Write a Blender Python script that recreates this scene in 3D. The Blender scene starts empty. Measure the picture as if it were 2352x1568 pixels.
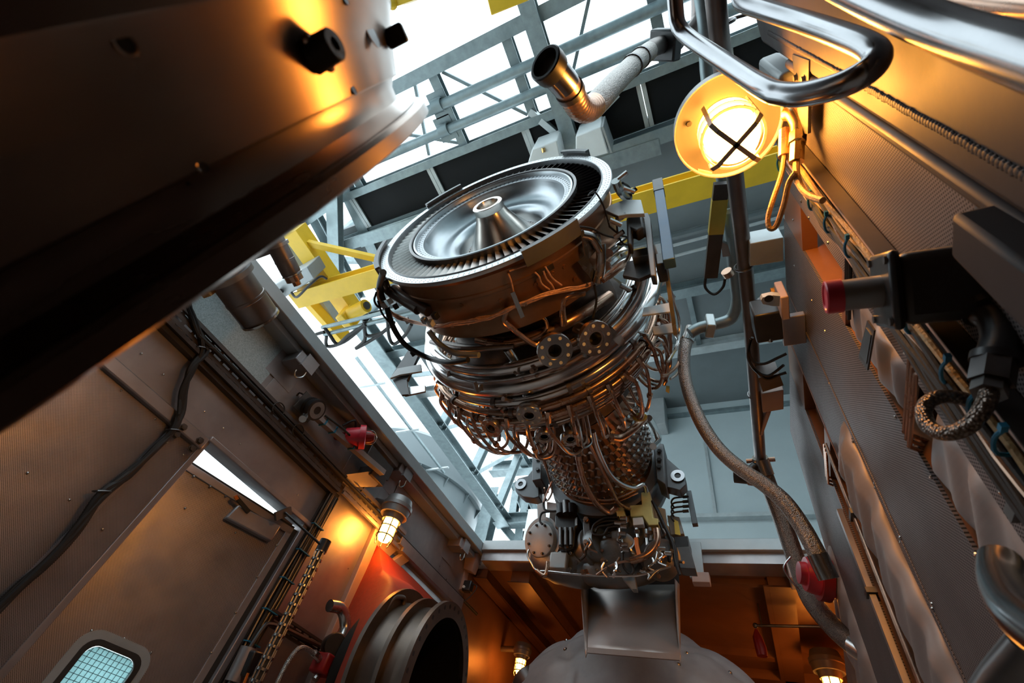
import bpy, bmesh, math, random
from mathutils import Vector, Matrix
V = Vector
random.seed(7)
sc = bpy.context.scene
COL = sc.collection
R = math.radians
# ---------------------------------------------------------------- camera
FPX = 1045.0                       # focal length in pixels of the 2352 px wide frame (16 mm on 36 mm)
Q = ((0.9010974, -0.17953749, -0.39470212), (0.38360185, 0.75446275, 0.53257448), (0.20217096, -0.63130995, 0.74871533))
CAM = V((0, 0, 0.9))
cd = bpy.data.cameras.new('camera'); cam = bpy.data.objects.new('camera', cd); COL.objects.link(cam)
cd.sensor_width = 36; cd.lens = FPX / 2352 * 36; cd.clip_start = 0.02; cd.clip_end = 200
cm = Matrix([[Q[i][0], -Q[i][1], -Q[i][2], CAM[i]] for i in range(3)] + [[0, 0, 0, 1]])
cam.matrix_world = cm
cd.dof.use_dof = True; cd.dof.focus_distance = 3.3; cd.dof.aperture_fstop = 5.6
sc.camera = cam
# ---------------------------------------------------------------- light and exposure
sc.view_settings.view_transform = 'Standard'; sc.view_settings.look = 'None'
sc.view_settings.gamma = 1; sc.view_settings.use_curve_mapping = False
sc.view_settings.exposure = 0.0
w = bpy.data.worlds.new('overcast_sky'); sc.world = w; w.use_nodes = True
bg = w.node_tree.nodes['Background']; bg.inputs[0].default_value = (0.80, 0.93, 1.0, 1); bg.inputs[1].default_value = 3.2
sc.cycles.use_denoising = True
sc.cycles.max_bounces = 7; sc.cycles.diffuse_bounces = 3; sc.cycles.glossy_bounces = 4
sc.cycles.transparent_max_bounces = 8; sc.cycles.caustics_reflective = False; sc.cycles.caustics_refractive = False
sc.cycles.sample_clamp_indirect = 4.0
AMBER = (1.0, 0.36, 0.055)
# ---------------------------------------------------------------- points from pixels of the photograph on planes of the place
def ray(px, py):
    d = V((px - 1176, py - 784, FPX)); d.normalize()
    return V([sum(Q[i][k] * d[k] for k in range(3)) for i in range(3)])
def onx(px, py, x): r = ray(px, py); return CAM + r * ((x - CAM.x) / r.x)
def ony(px, py, y): r = ray(px, py); return CAM + r * ((y - CAM.y) / r.y)
def onz(px, py, z): r = ray(px, py); return CAM + r * ((z - CAM.z) / r.z)
def ond(px, py, d): return CAM + ray(px, py) * d
def onp(px, py, P, n): r = ray(px, py); return CAM + r * ((P - CAM).dot(n) / r.dot(n))
# ---------------------------------------------------------------- materials
M = {}
def new_mat(name):
    m = bpy.data.materials.new(name); m.use_nodes = True; M[name] = m
    nt = m.node_tree; return m, nt, nt.nodes['Principled BSDF']
def N(nt, t, **k):
    n = nt.nodes.new(t)
    for a, b in k.items():
        if isinstance(a, str) and a.startswith('i'):
            n.inputs[int(a[1:])].default_value = b
        else: setattr(n, a, b)
    return n
def mth(nt, op, a, b=None, c=None):
    n = nt.nodes.new('ShaderNodeMath'); n.operation = op
    for i, x in enumerate((a, b, c)):
        if x is None: continue
        if isinstance(x, (int, float)): n.inputs[i].default_value = x
        else: nt.links.new(x, n.inputs[i])
    return n.outputs[0]
def mixc(nt, f, a, b):
    n = nt.nodes.new('ShaderNodeMix'); n.data_type = 'RGBA'
    for i, x in ((0, f), (6, a), (7, b)):
        if isinstance(x, (tuple, list)): n.inputs[i].default_value = tuple(x[:3]) + (1,)
        elif isinstance(x, (int, float)): n.inputs[i].default_value = x
        else: nt.links.new(x, n.inputs[i])
    return n.outputs[2]
def mat(name, col, metal=0.0, rough=0.5, var=0.15, scale=6.0, stretch=(1, 1, 1), bump=0.0, bscale=None, col2=None, rvar=0.1, perf=None, dots=None, spec=0.5, stain=0.0, aniso=0):
    m, nt, b = new_mat(name); L = nt.links.new
    tc = N(nt, 'ShaderNodeTexCoord'); mp = N(nt, 'ShaderNodeMapping'); mp.inputs[3].default_value = stretch
    L(tc.outputs['Object'], mp.inputs[0])
    nz = N(nt, 'ShaderNodeTexNoise'); nz.inputs['Scale'].default_value = scale; nz.inputs['Detail'].default_value = 5; nz.inputs['Roughness'].default_value = .6
    L(mp.outputs[0], nz.inputs['Vector'])
    f = mth(nt, 'MULTIPLY_ADD', nz.outputs[0], 2.2, -.6); cl = N(nt, 'ShaderNodeClamp'); L(f, cl.inputs[0]); f = cl.outputs[0]
    c2 = col2 or tuple(min(1, c * (1 + var)) for c in col); c1 = col if col2 else tuple(c * (1 - var) for c in col)
    c = mixc(nt, f, c1, c2)
    b.inputs['Metallic'].default_value = metal; b.inputs['Specular IOR Level'].default_value = spec
    r = mth(nt, 'MULTIPLY_ADD', nz.outputs[0], rvar * 2, rough - rvar)
    if stain:
        n2 = N(nt, 'ShaderNodeTexNoise'); n2.inputs['Scale'].default_value = 2.3; n2.inputs['Detail'].default_value = 7
        L(tc.outputs['Object'], n2.inputs['Vector'])
        g = mth(nt, 'SMOOTH_MIN', mth(nt, 'MULTIPLY', mth(nt, 'SUBTRACT', n2.outputs[0], .5), 5.0), 1.0, .1); cg = N(nt, 'ShaderNodeClamp'); L(g, cg.inputs[0])
        c = mixc(nt, mth(nt, 'MULTIPLY', cg.outputs[0], stain), c, tuple(x * .45 for x in col))
        r = mth(nt, 'MULTIPLY_ADD', cg.outputs[0], .15, r)
    if perf:                                   # staggered round holes of a perforated sheet: (axis a, axis b, pitch, hole radius)
        ax, bx, pitch, hr = perf
        sp = N(nt, 'ShaderNodeSeparateXYZ'); L(tc.outputs['Object'], sp.inputs[0])
        u = mth(nt, 'DIVIDE', mth(nt, 'ADD', sp.outputs[ax], sp.outputs[bx]), pitch * 1.414)
        v = mth(nt, 'DIVIDE', mth(nt, 'SUBTRACT', sp.outputs[ax], sp.outputs[bx]), pitch * 1.414)
        du = mth(nt, 'SUBTRACT', mth(nt, 'FRACT', mth(nt, 'ADD', u, 500)), .5); dv = mth(nt, 'SUBTRACT', mth(nt, 'FRACT', mth(nt, 'ADD', v, 500)), .5)
        d = mth(nt, 'SQRT', mth(nt, 'ADD', mth(nt, 'MULTIPLY', du, du), mth(nt, 'MULTIPLY', dv, dv)))
        h = mth(nt, 'LESS_THAN', d, hr / pitch)
        c = mixc(nt, h, c, (.008, .007, .006))
        mm = mth(nt, 'MULTIPLY', mth(nt, 'SUBTRACT', 1.0, h), metal); L(mm, b.inputs['Metallic'])
        r = mth(nt, 'MAXIMUM', r, mth(nt, 'MULTIPLY', h, .9))
    if dots:                                   # rings of drilled holes about the local Y axis: list of (count, radius, hole radius)
        sp = N(nt, 'ShaderNodeSeparateXYZ'); L(tc.outputs['Object'], sp.inputs[0])
        ang = mth(nt, 'ARCTAN2', sp.outputs[2], sp.outputs[0])
        rad = mth(nt, 'SQRT', mth(nt, 'ADD', mth(nt, 'MULTIPLY', sp.outputs[0], sp.outputs[0]), mth(nt, 'MULTIPLY', sp.outputs[2], sp.outputs[2])))
        tot = None
        for cnt, r0, hr in dots:
            t = mth(nt, 'SUBTRACT', mth(nt, 'FRACT', mth(nt, 'MULTIPLY', mth(nt, 'ADD', ang, 10.0), cnt / math.tau)), .5)
            t = mth(nt, 'MULTIPLY', t, math.tau * r0 / cnt); q = mth(nt, 'SUBTRACT', rad, r0)
            d = mth(nt, 'ADD', mth(nt, 'MULTIPLY', t, t), mth(nt, 'MULTIPLY', q, q)); h = mth(nt, 'LESS_THAN', d, hr * hr)
            tot = h if tot is None else mth(nt, 'MAXIMUM', tot, h)
        c = mixc(nt, tot, c, (.01, .01, .01))
        L(mth(nt, 'MULTIPLY', mth(nt, 'SUBTRACT', 1.0, tot), metal), b.inputs['Metallic'])
    L(c, b.inputs['Base Color']); L(r, b.inputs['Roughness'])
    if aniso:
        tg = N(nt, 'ShaderNodeTangent'); tg.direction_type = 'RADIAL'; tg.axis = 'Y'; L(tg.outputs[0], b.inputs['Tangent']); b.inputs['Anisotropic'].default_value = aniso; b.inputs['Anisotropic Rotation'].default_value = .25
    if bump:
        nb = N(nt, 'ShaderNodeTexNoise'); nb.inputs['Scale'].default_value = bscale or scale * 6; nb.inputs['Detail'].default_value = 3
        L(mp.outputs[0], nb.inputs['Vector'])
        bp = N(nt, 'ShaderNodeBump'); bp.inputs['Strength'].default_value = bump; bp.inputs['Distance'].default_value = .01
        L(nb.outputs[0], bp.inputs['Height']); L(bp.outputs[0], b.inputs['Normal'])
    return m
def emit(name, col, strength):
    m, nt, b = new_mat(name)
    b.inputs['Base Color'].default_value = tuple(col) + (1,); b.inputs['Emission Color'].default_value = tuple(col) + (1,); b.inputs['Emission Strength'].default_value = strength
    return m
# ---------------------------------------------------------------- mesh collector
def basis(n, up=None):
    n = V(n).normalized(); up = V(up) if up else (V((0, 0, 1)) if abs(n.z) < .9 else V((0, 1, 0)))
    x = up.cross(n)
    if x.length < 1e-6: x = V((1, 0, 0)).cross(n)
    x.normalize(); return x, n.cross(x).normalized(), n
def spline(P, k=6, closed=False):
    P = [V(p) for p in P]; n = len(P)
    if n < 3: return P
    out = []
    for i in range(n if closed else n - 1):
        g = (lambda j: P[j % n]) if closed else (lambda j: P[max(0, min(n - 1, j))])
        a, b, c, d = g(i - 1), g(i), g(i + 1), g(i + 2)
        for s in range(k):
            t = s / k
            out.append(.5 * ((2 * b) + (c - a) * t + (2 * a - 5 * b + 4 * c - d) * t * t + (3 * b - a - 3 * c + d) * t ** 3))
    if not closed: out.append(P[-1])
    return out
class MB:
    def __init__(s): s.v = []; s.f = []
    def add(s, vs, fs):
        o = len(s.v); s.v += [V(p) for p in vs]; s.f += [tuple(i + o for i in f) for f in fs]; return s
    def box(s, lo, hi):
        a, b = lo, hi
        return s.obox(V(a), V((b[0] - a[0], 0, 0)), V((0, b[1] - a[1], 0)), V((0, 0, b[2] - a[2])))
    def obox(s, o, x, y, z):
        o, x, y, z = V(o), V(x), V(y), V(z)
        return s.add([o, o + x, o + x + y, o + y, o + z, o + x + z, o + x + y + z, o + y + z], [(0, 3, 2, 1), (4, 5, 6, 7), (0, 1, 5, 4), (1, 2, 6, 5), (2, 3, 7, 6), (3, 0, 4, 7)])
    def cbox(s, c, n, up, sx, sy, sz):            # centred box: sx along x, sy along up-ish, sz along n
        x, y, z = basis(n, up); x, y, z = x * sx, y * sy, z * sz
        return s.obox(V(c) - x / 2 - y / 2 - z / 2, x, y, z)
    def sweep(s, prof, p0, p1, up=None):          # closed 2D profile extruded from p0 to p1
        x, y, z = basis(V(p1) - V(p0), up); n = len(prof)
        vs = [V(p) + x * a + y * b for p in (p0, p1) for a, b in prof]
        fs = [(i, (i + 1) % n, n + (i + 1) % n, n + i) for i in range(n)] + [tuple(range(n - 1, -1, -1)), tuple(range(n, 2 * n))]
        return s.add(vs, fs)
    def bar(s, p0, p1, w, h, up=None): return s.sweep([(-w / 2, -h / 2), (w / 2, -h / 2), (w / 2, h / 2), (-w / 2, h / 2)], p0, p1, up)
    def ibeam(s, p0, p1, w, h, t=.012, up=None, tw=.008):
        a, b, c = w / 2, h / 2, tw / 2
        return s.sweep([(-a, -b), (a, -b), (a, -b + t), (c, -b + t), (c, b - t), (a, b - t), (a, b), (-a, b), (-a, b - t), (-c, b - t), (-c, -b + t), (-a, -b + t)], p0, p1, up)
    def chan(s, p0, p1, w, h, t=.006, up=None):   # C profile, open towards +y of the profile
        a, b = w / 2, h / 2
        return s.sweep([(-a, -b), (a, -b), (a, b), (a - t, b), (a - t, -b + t), (-a + t, -b + t), (-a + t, b), (-a, b)], p0, p1, up)
    def angle(s, p0, p1, w, h, t=.006, up=None):
        return s.sweep([(0, 0), (w, 0), (w, t), (t, t), (t, h), (0, h)], p0, p1, up)
    def tube(s, P, r, seg=10, closed=False, caps=True, smooth=0):
        P = [V(p) for p in P]
        if smooth: P = spline(P, smooth, closed)
        n = len(P); rr = r if isinstance(r, (list, tuple)) else [r] * n
        T = []
        for i in range(n):
            a = P[(i - 1) % n] if closed or i else P[0]; b = P[(i + 1) % n] if closed or i < n - 1 else P[-1]
            t = b - a; T.append(t.normalized() if t.length > 1e-9 else V((0, 0, 1)))
        x, y, _ = basis(T[0]); vs = []
        for i in range(n):
            x = x - T[i] * x.dot(T[i]); x = x.normalized() if x.length > 1e-6 else basis(T[i])[0]; y = T[i].cross(x)
            q = rr[i] if len(rr) == n else rr[min(len(rr) - 1, i * len(rr) // n)]
            vs += [P[i] + x * (q * math.cos(math.tau * k / seg)) + y * (q * math.sin(math.tau * k / seg)) for k in range(seg)]
        fs = []
        for i in range(n if closed else n - 1):
            j = (i + 1) % n
            fs += [(i * seg + k, i * seg + (k + 1) % seg, j * seg + (k + 1) % seg, j * seg + k) for k in range(seg)]
        if caps and not closed: fs += [tuple(range(seg - 1, -1, -1)), tuple((n - 1) * seg + k for k in range(seg))]
        return s.add(vs, fs)
    def lathe(s, prof, o, axis, seg=48, up=None, a0=0.0, a1=math.tau, closed=False):   # prof: (along axis, radius)
        x, y, z = basis(axis, up); o = V(o); full = abs(a1 - a0 - math.tau) < 1e-6; m = seg if full else seg + 1; n = len(prof)
        vs = []
        for k in range(m):
            t = a0 + (a1 - a0) * k / seg; d = x * math.cos(t) + y * math.sin(t)
            vs += [o + z * u + d * r for u, r in prof]
        fs = []
        for k in range(seg):
            k2 = (k + 1) % m
            for i in range(n if closed else n - 1):
                j = (i + 1) % n; fs.append((k * n + i, k * n + j, k2 * n + j, k2 * n + i))
        if closed and not full: fs += [tuple(range(n - 1, -1, -1)), tuple((m - 1) * n + i for i in range(n))]
        s.add(vs, fs); return s
    def cyl(s, p0, p1, r, r2=None, seg=20):
        p0, p1 = V(p0), V(p1); L = (p1 - p0).length; r2 = r if r2 is None else r2
        return s.lathe([(0, 1e-5), (0, r), (L, r2), (L, 1e-5)], p0, p1 - p0, seg)
    def plate(s, P, t):                            # polygon P of 3D points, thickness vector t
        P = [V(p) for p in P]; t = V(t); n = len(P)
        return s.add(P + [p + t for p in P], [tuple(range(n - 1, -1, -1)), tuple(range(n, 2 * n))] + [(i, (i + 1) % n, n + (i + 1) % n, n + i) for i in range(n)])
    def ball(s, c, r, seg=16, sc3=(1, 1, 1)):
        vs, fs = [], []; h = seg // 2
        for i in range(h + 1):
            a = math.pi * i / h
            for k in range(seg):
                b = math.tau * k / seg; vs.append(V(c) + V((r * sc3[0] * math.sin(a) * math.cos(b), r * sc3[1] * math.sin(a) * math.sin(b), r * sc3[2] * math.cos(a))))
        for i in range(h):
            for k in range(seg): fs.append((i * seg + k, (i + 1) * seg + k, (i + 1) * seg + (k + 1) % seg, i * seg + (k + 1) % seg))
        return s.add(vs, fs)
    def bolt(s, p, n, r=.012, h=.01):
        p, n = V(p), V(n).normalized()
        s.lathe([(0, 1e-5), (0, r * 1.35), (h * .2, r * 1.35), (h * .2, r), (h, r), (h, 1e-5)], p, n, 6); return s
    def grid(s, fn, nu, nv):
        vs = [fn(i / nu, j / nv) for i in range(nu + 1) for j in range(nv + 1)]
        return s.add(vs, [(i * (nv + 1) + j, (i + 1) * (nv + 1) + j, (i + 1) * (nv + 1) + j + 1, i * (nv + 1) + j + 1) for i in range(nu) for j in range(nv)])
# ---------------------------------------------------------------- objects
WL = {}
def _mesh(name, mb, m, org, sharp=35):
    me = bpy.data.meshes.new(name); me.from_pydata([p - org for p in mb.v], [], mb.f)
    bm = bmesh.new(); bm.from_mesh(me); bmesh.ops.remove_doubles(bm, verts=bm.verts, dist=2e-6)
    bmesh.ops.dissolve_degenerate(bm, dist=1e-6, edges=bm.edges); bmesh.ops.recalc_face_normals(bm, faces=bm.faces); bm.to_mesh(me); bm.free()
    me.materials.append(M[m] if isinstance(m, str) else m); me.shade_smooth(); me.set_sharp_from_angle(angle=R(sharp)); return me
def obj(name, mb, m, parent=None, bevel=0, label=None, kind=None, sharp=35, solid=0):
    if parent is None:
        lo = V([min(p[i] for p in mb.v) for i in range(3)]); hi = V([max(p[i] for p in mb.v) for i in range(3)])
        org = V(((lo.x + hi.x) / 2, (lo.y + hi.y) / 2, lo.z))
    else: org = WL[parent.name]
    o = bpy.data.objects.new(name, _mesh(name, mb, m, org, sharp)); COL.objects.link(o); WL[o.name] = org
    if parent is None: o.location = org
    else: o.parent = parent
    if solid: md = o.modifiers.new('thickness', 'SOLIDIFY'); md.thickness = solid; md.offset = 0
    if bevel:
        md = o.modifiers.new('bevel', 'BEVEL'); md.width = bevel; md.segments = 2; md.limit_method = 'ANGLE'; md.angle_limit = R(40)
    if label: o['label'] = label
    if kind: o['kind'] = kind
    return o
def thing(name, label, cat, loc, group=None):
    o = bpy.data.objects.new(name, None); COL.objects.link(o); o.location = V(loc); o.empty_display_size = .1; WL[o.name] = V(loc)
    o['label'] = label; o['category'] = cat
    if group: o['group'] = group
    return o
def single(name, mb, m, label, cat, group=None, **k):
    o = obj(name, mb, m, None, **k); o['label'] = label; o['category'] = cat
    if group: o['group'] = group
    return o
def struct(name, mb, m, parent=None, **k):
    o = obj(name, mb, m, parent, **k)
    if parent is None: o['kind'] = 'structure'
    return o
def twin(src, parent, mtx=None):                   # another object on the same mesh, placed by a matrix in its parent's space
    o = src.copy(); COL.objects.link(o); o.parent = parent; WL[o.name] = WL[parent.name]
    if mtx is not None: o.matrix_local = mtx
    return o
# ---------------------------------------------------------------- palette
mat('wall_sheet', (.43, .39, .39), .8, .36, .18, 3, bump=.08, bscale=9, stain=.5, perf=(1, 2, .0055, .0016))
mat('wall_plain', (.40, .365, .365), .7, .38, .15, 4, bump=.04, bscale=8, stain=.4)
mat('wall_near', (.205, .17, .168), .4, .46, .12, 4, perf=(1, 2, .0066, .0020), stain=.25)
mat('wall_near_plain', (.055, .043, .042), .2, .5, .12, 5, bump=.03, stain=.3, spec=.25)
mat('dark_plate', (.10, .085, .08), .6, .38, .25, 5, bump=.08, bscale=14, stain=.4)
mat('speckle', (.26, .32, .33), .3, .40, .1, 150, col2=(.58, .66, .67), rvar=.12)
mat('coaming', (.42, .45, .46), .3, .45, .1, 5)
mat('primer', (.50, .36, .31), .0, .55, .12, 6, stain=.3)
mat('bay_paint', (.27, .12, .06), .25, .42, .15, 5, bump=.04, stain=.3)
mat('galv', (.28, .345, .36), .75, .48, .16, 9, rvar=.08, stain=.35)
mat('galv_light', (.50, .55, .56), .5, .45, .12, 7, stain=.2)
mat('hall_panel', (.46, .54, .56), .0, .5, .05, 1.5)
mat('roof_panel', (.17, .20, .21), .1, .55, .08, 2)
mat('black_panel', (.006, .007, .008), .0, .6, .2, 3, spec=.2)
mat('tank_paint', (.14, .175, .185), .0, .4, .05, 1.2)
mat('yellow', (.92, .58, .03), .0, .40, .06, 5, stain=.18)
mat('concrete', (.42, .41, .39), .0, .6, .12, 2)
mat('white_paint', (.75, .78, .78), .0, .4, .05, 4)
mat('black', (.020, .020, .022), .0, .36, .3, 12)
mat('rubber', (.015, .014, .014), .0, .55, .3, 30, bump=.1)
mat('steel', (.50, .49, .48), 1, .26, .1, 10, rvar=.06)
mat('steel_polish', (.30, .30, .31), 1, .20, .08, 8, rvar=.05)
mat('steel_dark', (.16, .155, .155), .9, .36, .2, 12)
mat('pipe_dark', (.22, .19, .18), .85, .36, .2, 7, stain=.4)
mat('brown_metal', (.46, .24, .13), .85, .34, .3, 4, col2=(.26, .13, .07), stain=.5, bump=.05, bscale=22)
mat('bronze', (.52, .34, .25), .95, .28, .2, 8)
mat('copper_wire', (.80, .45, .30), .6, .42, .3, 60, bump=.4, bscale=260)
mat('bright_tube', (.72, .70, .69), 1, .20, .08, 6)
mat('engine_dark', (.10, .08, .07), .8, .42, .35, 14, bump=.1)
mat('turbine_dish', (.40, .43, .45), 1, .32, .10, 7, rvar=.06)
mat('turbine_dark', (.14, .145, .15), .9, .36, .15, 9)
mat('cone_steel', (.60, .55, .50), 1, .24, .12, 3, stretch=(1, 1, 1))
mat('flange_face', (.50, .52, .53), .9, .34, .08, 9, dots=[(150, .687, .0042), (150, .672, .0035), (60, .658, .003)])
mat('bolt_ring', (.36, .38, .40), .9, .36, .1, 9, dots=[(96, .462, .007), (96, .446, .004)])
mat('hub_ring', (.30, .27, .25), .9, .36, .1, 9, dots=[(60, .235, .006), (48, .215, .006)])
mat('blade', (.62, .58, .55), .6, .34, .15, 30)
mat('gearbox', (.20, .21, .215), .7, .42, .15, 12, bump=.12, bscale=60)
mat('mount_grey', (.11, .115, .12), .3, .42, .12, 10)
mat('chromate', (.85, .76, .30), .0, .42, .12, 12)
mat('blue_bar', (.035, .085, .16), .2, .40, .15, 10)
mat('red', (.72, .035, .06), .0, .32, .1, 9)
mat('red_dark', (.30, .015, .015), .0, .40, .1, 9)
mat('red_fabric', (.48, .055, .025), .0, .65, .12, 20, bump=.2, bscale=30)
mat('blanket', (.30, .305, .32), .15, .50, .15, 6, bump=.25, bscale=7)
mat('blanket_right', (.33, .28, .265), .2, .48, .12, 5, bump=.25, bscale=6)
mat('chute', (.42, .37, .35), .5, .40, .08, 5)
mat('duct_steel', (.16, .13, .115), .85, .40, .25, 5, col2=(.26, .20, .16), stain=.4)
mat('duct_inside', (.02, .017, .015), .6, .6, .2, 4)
mat('drum', (.30, .215, .165), 1, .29, .14, 2.5, stretch=(1, 6, 1), rvar=.06, bump=.02, bscale=6, stain=.25, aniso=.8)
mat('drum_bright', (.62, .58, .55), 1, .22, .1, 3, stretch=(1, 8, 1), stain=.2)
mat('lamp_body', (.30, .29, .285), .5, .42, .1, 10)
mat('lamp_reflector', (.030, .027, .025), .0, .6, .05, 6, spec=.08)
mat('cable_black', (.012, .011, .011), .0, .6, .3, 40, bump=.1)
mat('cable_tan', (.42, .26, .11), .1, .5, .25, 80, bump=.3, bscale=200)
mat('tie_blue', (.02, .20, .34), .0, .45, .1, 20)
mat('orange_plastic', (.85, .22, .03), .0, .5, .1, 9)
mat('yellow_tag', (.72, .52, .08), .0, .6, .1, 9)
mat('brass', (.62, .40, .16), 1, .28, .1, 9)
mat('grey_box', (.36, .385, .39), .2, .42, .08, 6)
def braid(name, col, s=260):
    m, nt, b = new_mat(name); L = nt.links.new
    tc = N(nt, 'ShaderNodeTexCoord'); w1 = N(nt, 'ShaderNodeTexVoronoi'); w1.inputs['Scale'].default_value = s
    L(tc.outputs['Object'], w1.inputs['Vector']); c = mixc(nt, w1.outputs['Distance'], tuple(x * 1.3 for x in col), tuple(x * .25 for x in col)); L(c, b.inputs['Base Color'])
    bp = N(nt, 'ShaderNodeBump'); bp.inputs['Strength'].default_value = .7; bp.inputs['Distance'].default_value = .004; bp.invert = True
    L(w1.outputs['Distance'], bp.inputs['Height']); L(bp.outputs[0], b.inputs['Normal'])
    b.inputs['Metallic'].default_value = .95; b.inputs['Roughness'].default_value = .34
braid('braid', (.50, .46, .43), 230); braid('braid_dark', (.26, .21, .18), 230)
emit('bulb_big', (1.0, .40, .06), 115); emit('bulb_small', (1.0, .34, .045), 60)
def glass():
    m, nt, b = new_mat('glazing'); L = nt.links.new
    t = N(nt, 'ShaderNodeBsdfTransparent'); t.inputs[0].default_value = (.97, .98, .98, 1); g = N(nt, 'ShaderNodeBsdfGlossy'); g.inputs['Roughness'].default_value = .1
    mx = N(nt, 'ShaderNodeMixShader'); mx.inputs[0].default_value = .05; L(t.outputs[0], mx.inputs[1]); L(g.outputs[0], mx.inputs[2])
    L(mx.outputs[0], nt.nodes['Material Output'].inputs[0])
glass()
def wired_glass():
    m, nt, b = new_mat('wired_glass'); L = nt.links.new
    tc = N(nt, 'ShaderNodeTexCoord'); sp = N(nt, 'ShaderNodeSeparateXYZ'); L(tc.outputs['Object'], sp.inputs[0])
    d = None
    for ax in (1, 2):
        q = mth(nt, 'LESS_THAN', mth(nt, 'FRACT', mth(nt, 'MULTIPLY', mth(nt, 'ADD', sp.outputs[ax], 50), 1 / .022)), .10); d = q if d is None else mth(nt, 'MAXIMUM', d, q)
    t = N(nt, 'ShaderNodeBsdfTranslucent'); t.inputs[0].default_value = (.60, .78, .78, 1)
    t2 = N(nt, 'ShaderNodeBsdfTransparent'); t2.inputs[0].default_value = (.50, .66, .66, 1)
    g = N(nt, 'ShaderNodeBsdfDiffuse'); g.inputs[0].default_value = (.02, .03, .03, 1)
    m1 = N(nt, 'ShaderNodeMixShader'); m1.inputs[0].default_value = .45; L(t.outputs[0], m1.inputs[1]); L(t2.outputs[0], m1.inputs[2])
    m2 = N(nt, 'ShaderNodeMixShader'); L(mth(nt, 'MULTIPLY', d, .8), m2.inputs[0]); L(m1.outputs[0], m2.inputs[1]); L(g.outputs[0], m2.inputs[2])
    L(m2.outputs[0], nt.nodes['Material Output'].inputs[0])
wired_glass()
# ================================================================ the machine hall around and above
H = 8.9
def zz(px, py): return onz(px, py, H)
YB = 8.8                                            # back wall of the hall
struct('floor', MB().box((-9, -7, -.1), (7, 15, 0)), 'concrete')
# solid roof over the far half, purlins under it
struct('ceiling', MB().box((-7.0, 2.04, H + .24), (6.5, YB + .4, H + .36)), 'roof_panel')
b = MB().box((-1.75, YB, 0), (6.5, YB + .2, H + .3)); struct('wall_back', b, 'hall_panel')
struct('wall_right_hall', MB().box((6.3, -7, 0), (6.5, YB, H + .3)), 'hall_panel')
struct('wall_rear', MB().box((-9, -7, 0), (6.5, -6.8, H + .3)), 'hall_panel')
# seams and ledges on the back wall
for i, (p0, p1) in enumerate([((1615, 985), (1652, 1188)), ((1487, 905), (1500, 1010))]):
    a, c = ony(*p0, YB), ony(*p1, YB); struct('trim_%d' % (1 + i), MB().box((a.x - .03, YB - .03, min(a.z, c.z)), (a.x + .03, YB + .01, max(a.z, c.z))), 'galv_light')
zl = ony(1700, 1190, YB).z
struct('trim_3', MB().box((-1.7, YB - .16, zl - .05), (6.3, YB, zl + .03)), 'galv_light')
zt = ony(1650, 948, YB).z
struct('trim_4', MB().box((-1.7, YB - .10, zt - .03), (6.3, YB, zt + .05)), 'galv')
bx = ony(1500, 935, YB - .35); lo = ony(1530, 975, YB - .35)
single('junction_box', MB().box((bx.x - .12, YB - .4, lo.z), (lo.x, YB, bx.z + .3)), 'grey_box', 'pale grey box high on the hall back wall behind the compressor', 'box', bevel=.02)
# purlins across the roof, each a member of its own
PUR = [(1700, 645, .22, .14, 'galv', 'deep grey purlin under the roof behind the lamp pipe'), (1680, 792, .20, .12, 'galv_light', 'pale streaked purlin under the roof nearest the back wall'),
       (1560, 545, .06, .08, 'roof_panel', 'thin dark purlin just behind the yellow bridge girder')]
for px, py, wd, hh, m_, lb in PUR:
    y = zz(px, py).y; single('roof_purlin', MB().ibeam((-7.8, y, H + .1), (6.3, y, H + .1), wd, hh + .12, .02), m_, lb, 'purlin', 'purlins under the solid roof')
for k, x in enumerate([-.25, .72, 1.55, 2.6]):
    single('roof_batten', MB().bar((x, zz(1680, 655).y, H + .18), (x, zz(1680, 790).y, H + .18), .1, .05), 'galv', ['roof batten seen just right of the silver engine tubes', 'roof batten seen behind the tall pipe with clamps', 'roof batten seen beside the right wall top edge', 'roof batten hidden beyond the right wall'][k], 'batten', 'short battens between purlins')
# two thin conduits under the roof
for k, (a, c) in enumerate([((1560, 560), (1800, 497)), ((1560, 585), (1800, 522))]):
    p, q = onz(*a, H - .04), onz(*c, H - .04); d = (q - p) * 1.5
    t = thing('thin_conduit', ['upper of two thin conduits under the roof behind the lamp pipe', 'lower of two thin conduits under the roof behind the lamp pipe'][k], 'conduit', p, 'thin roof conduits')
    obj('run', MB().tube([p - d, q + d], .03, 8), 'galv_light', t)
    for f_ in (-.4, .35, 1.1): h_ = p + (q - p) * f_; obj('hanger', MB().tube([h_, V((h_.x, h_.y, H + .245))], .012, 6), 'galv', t)
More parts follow.
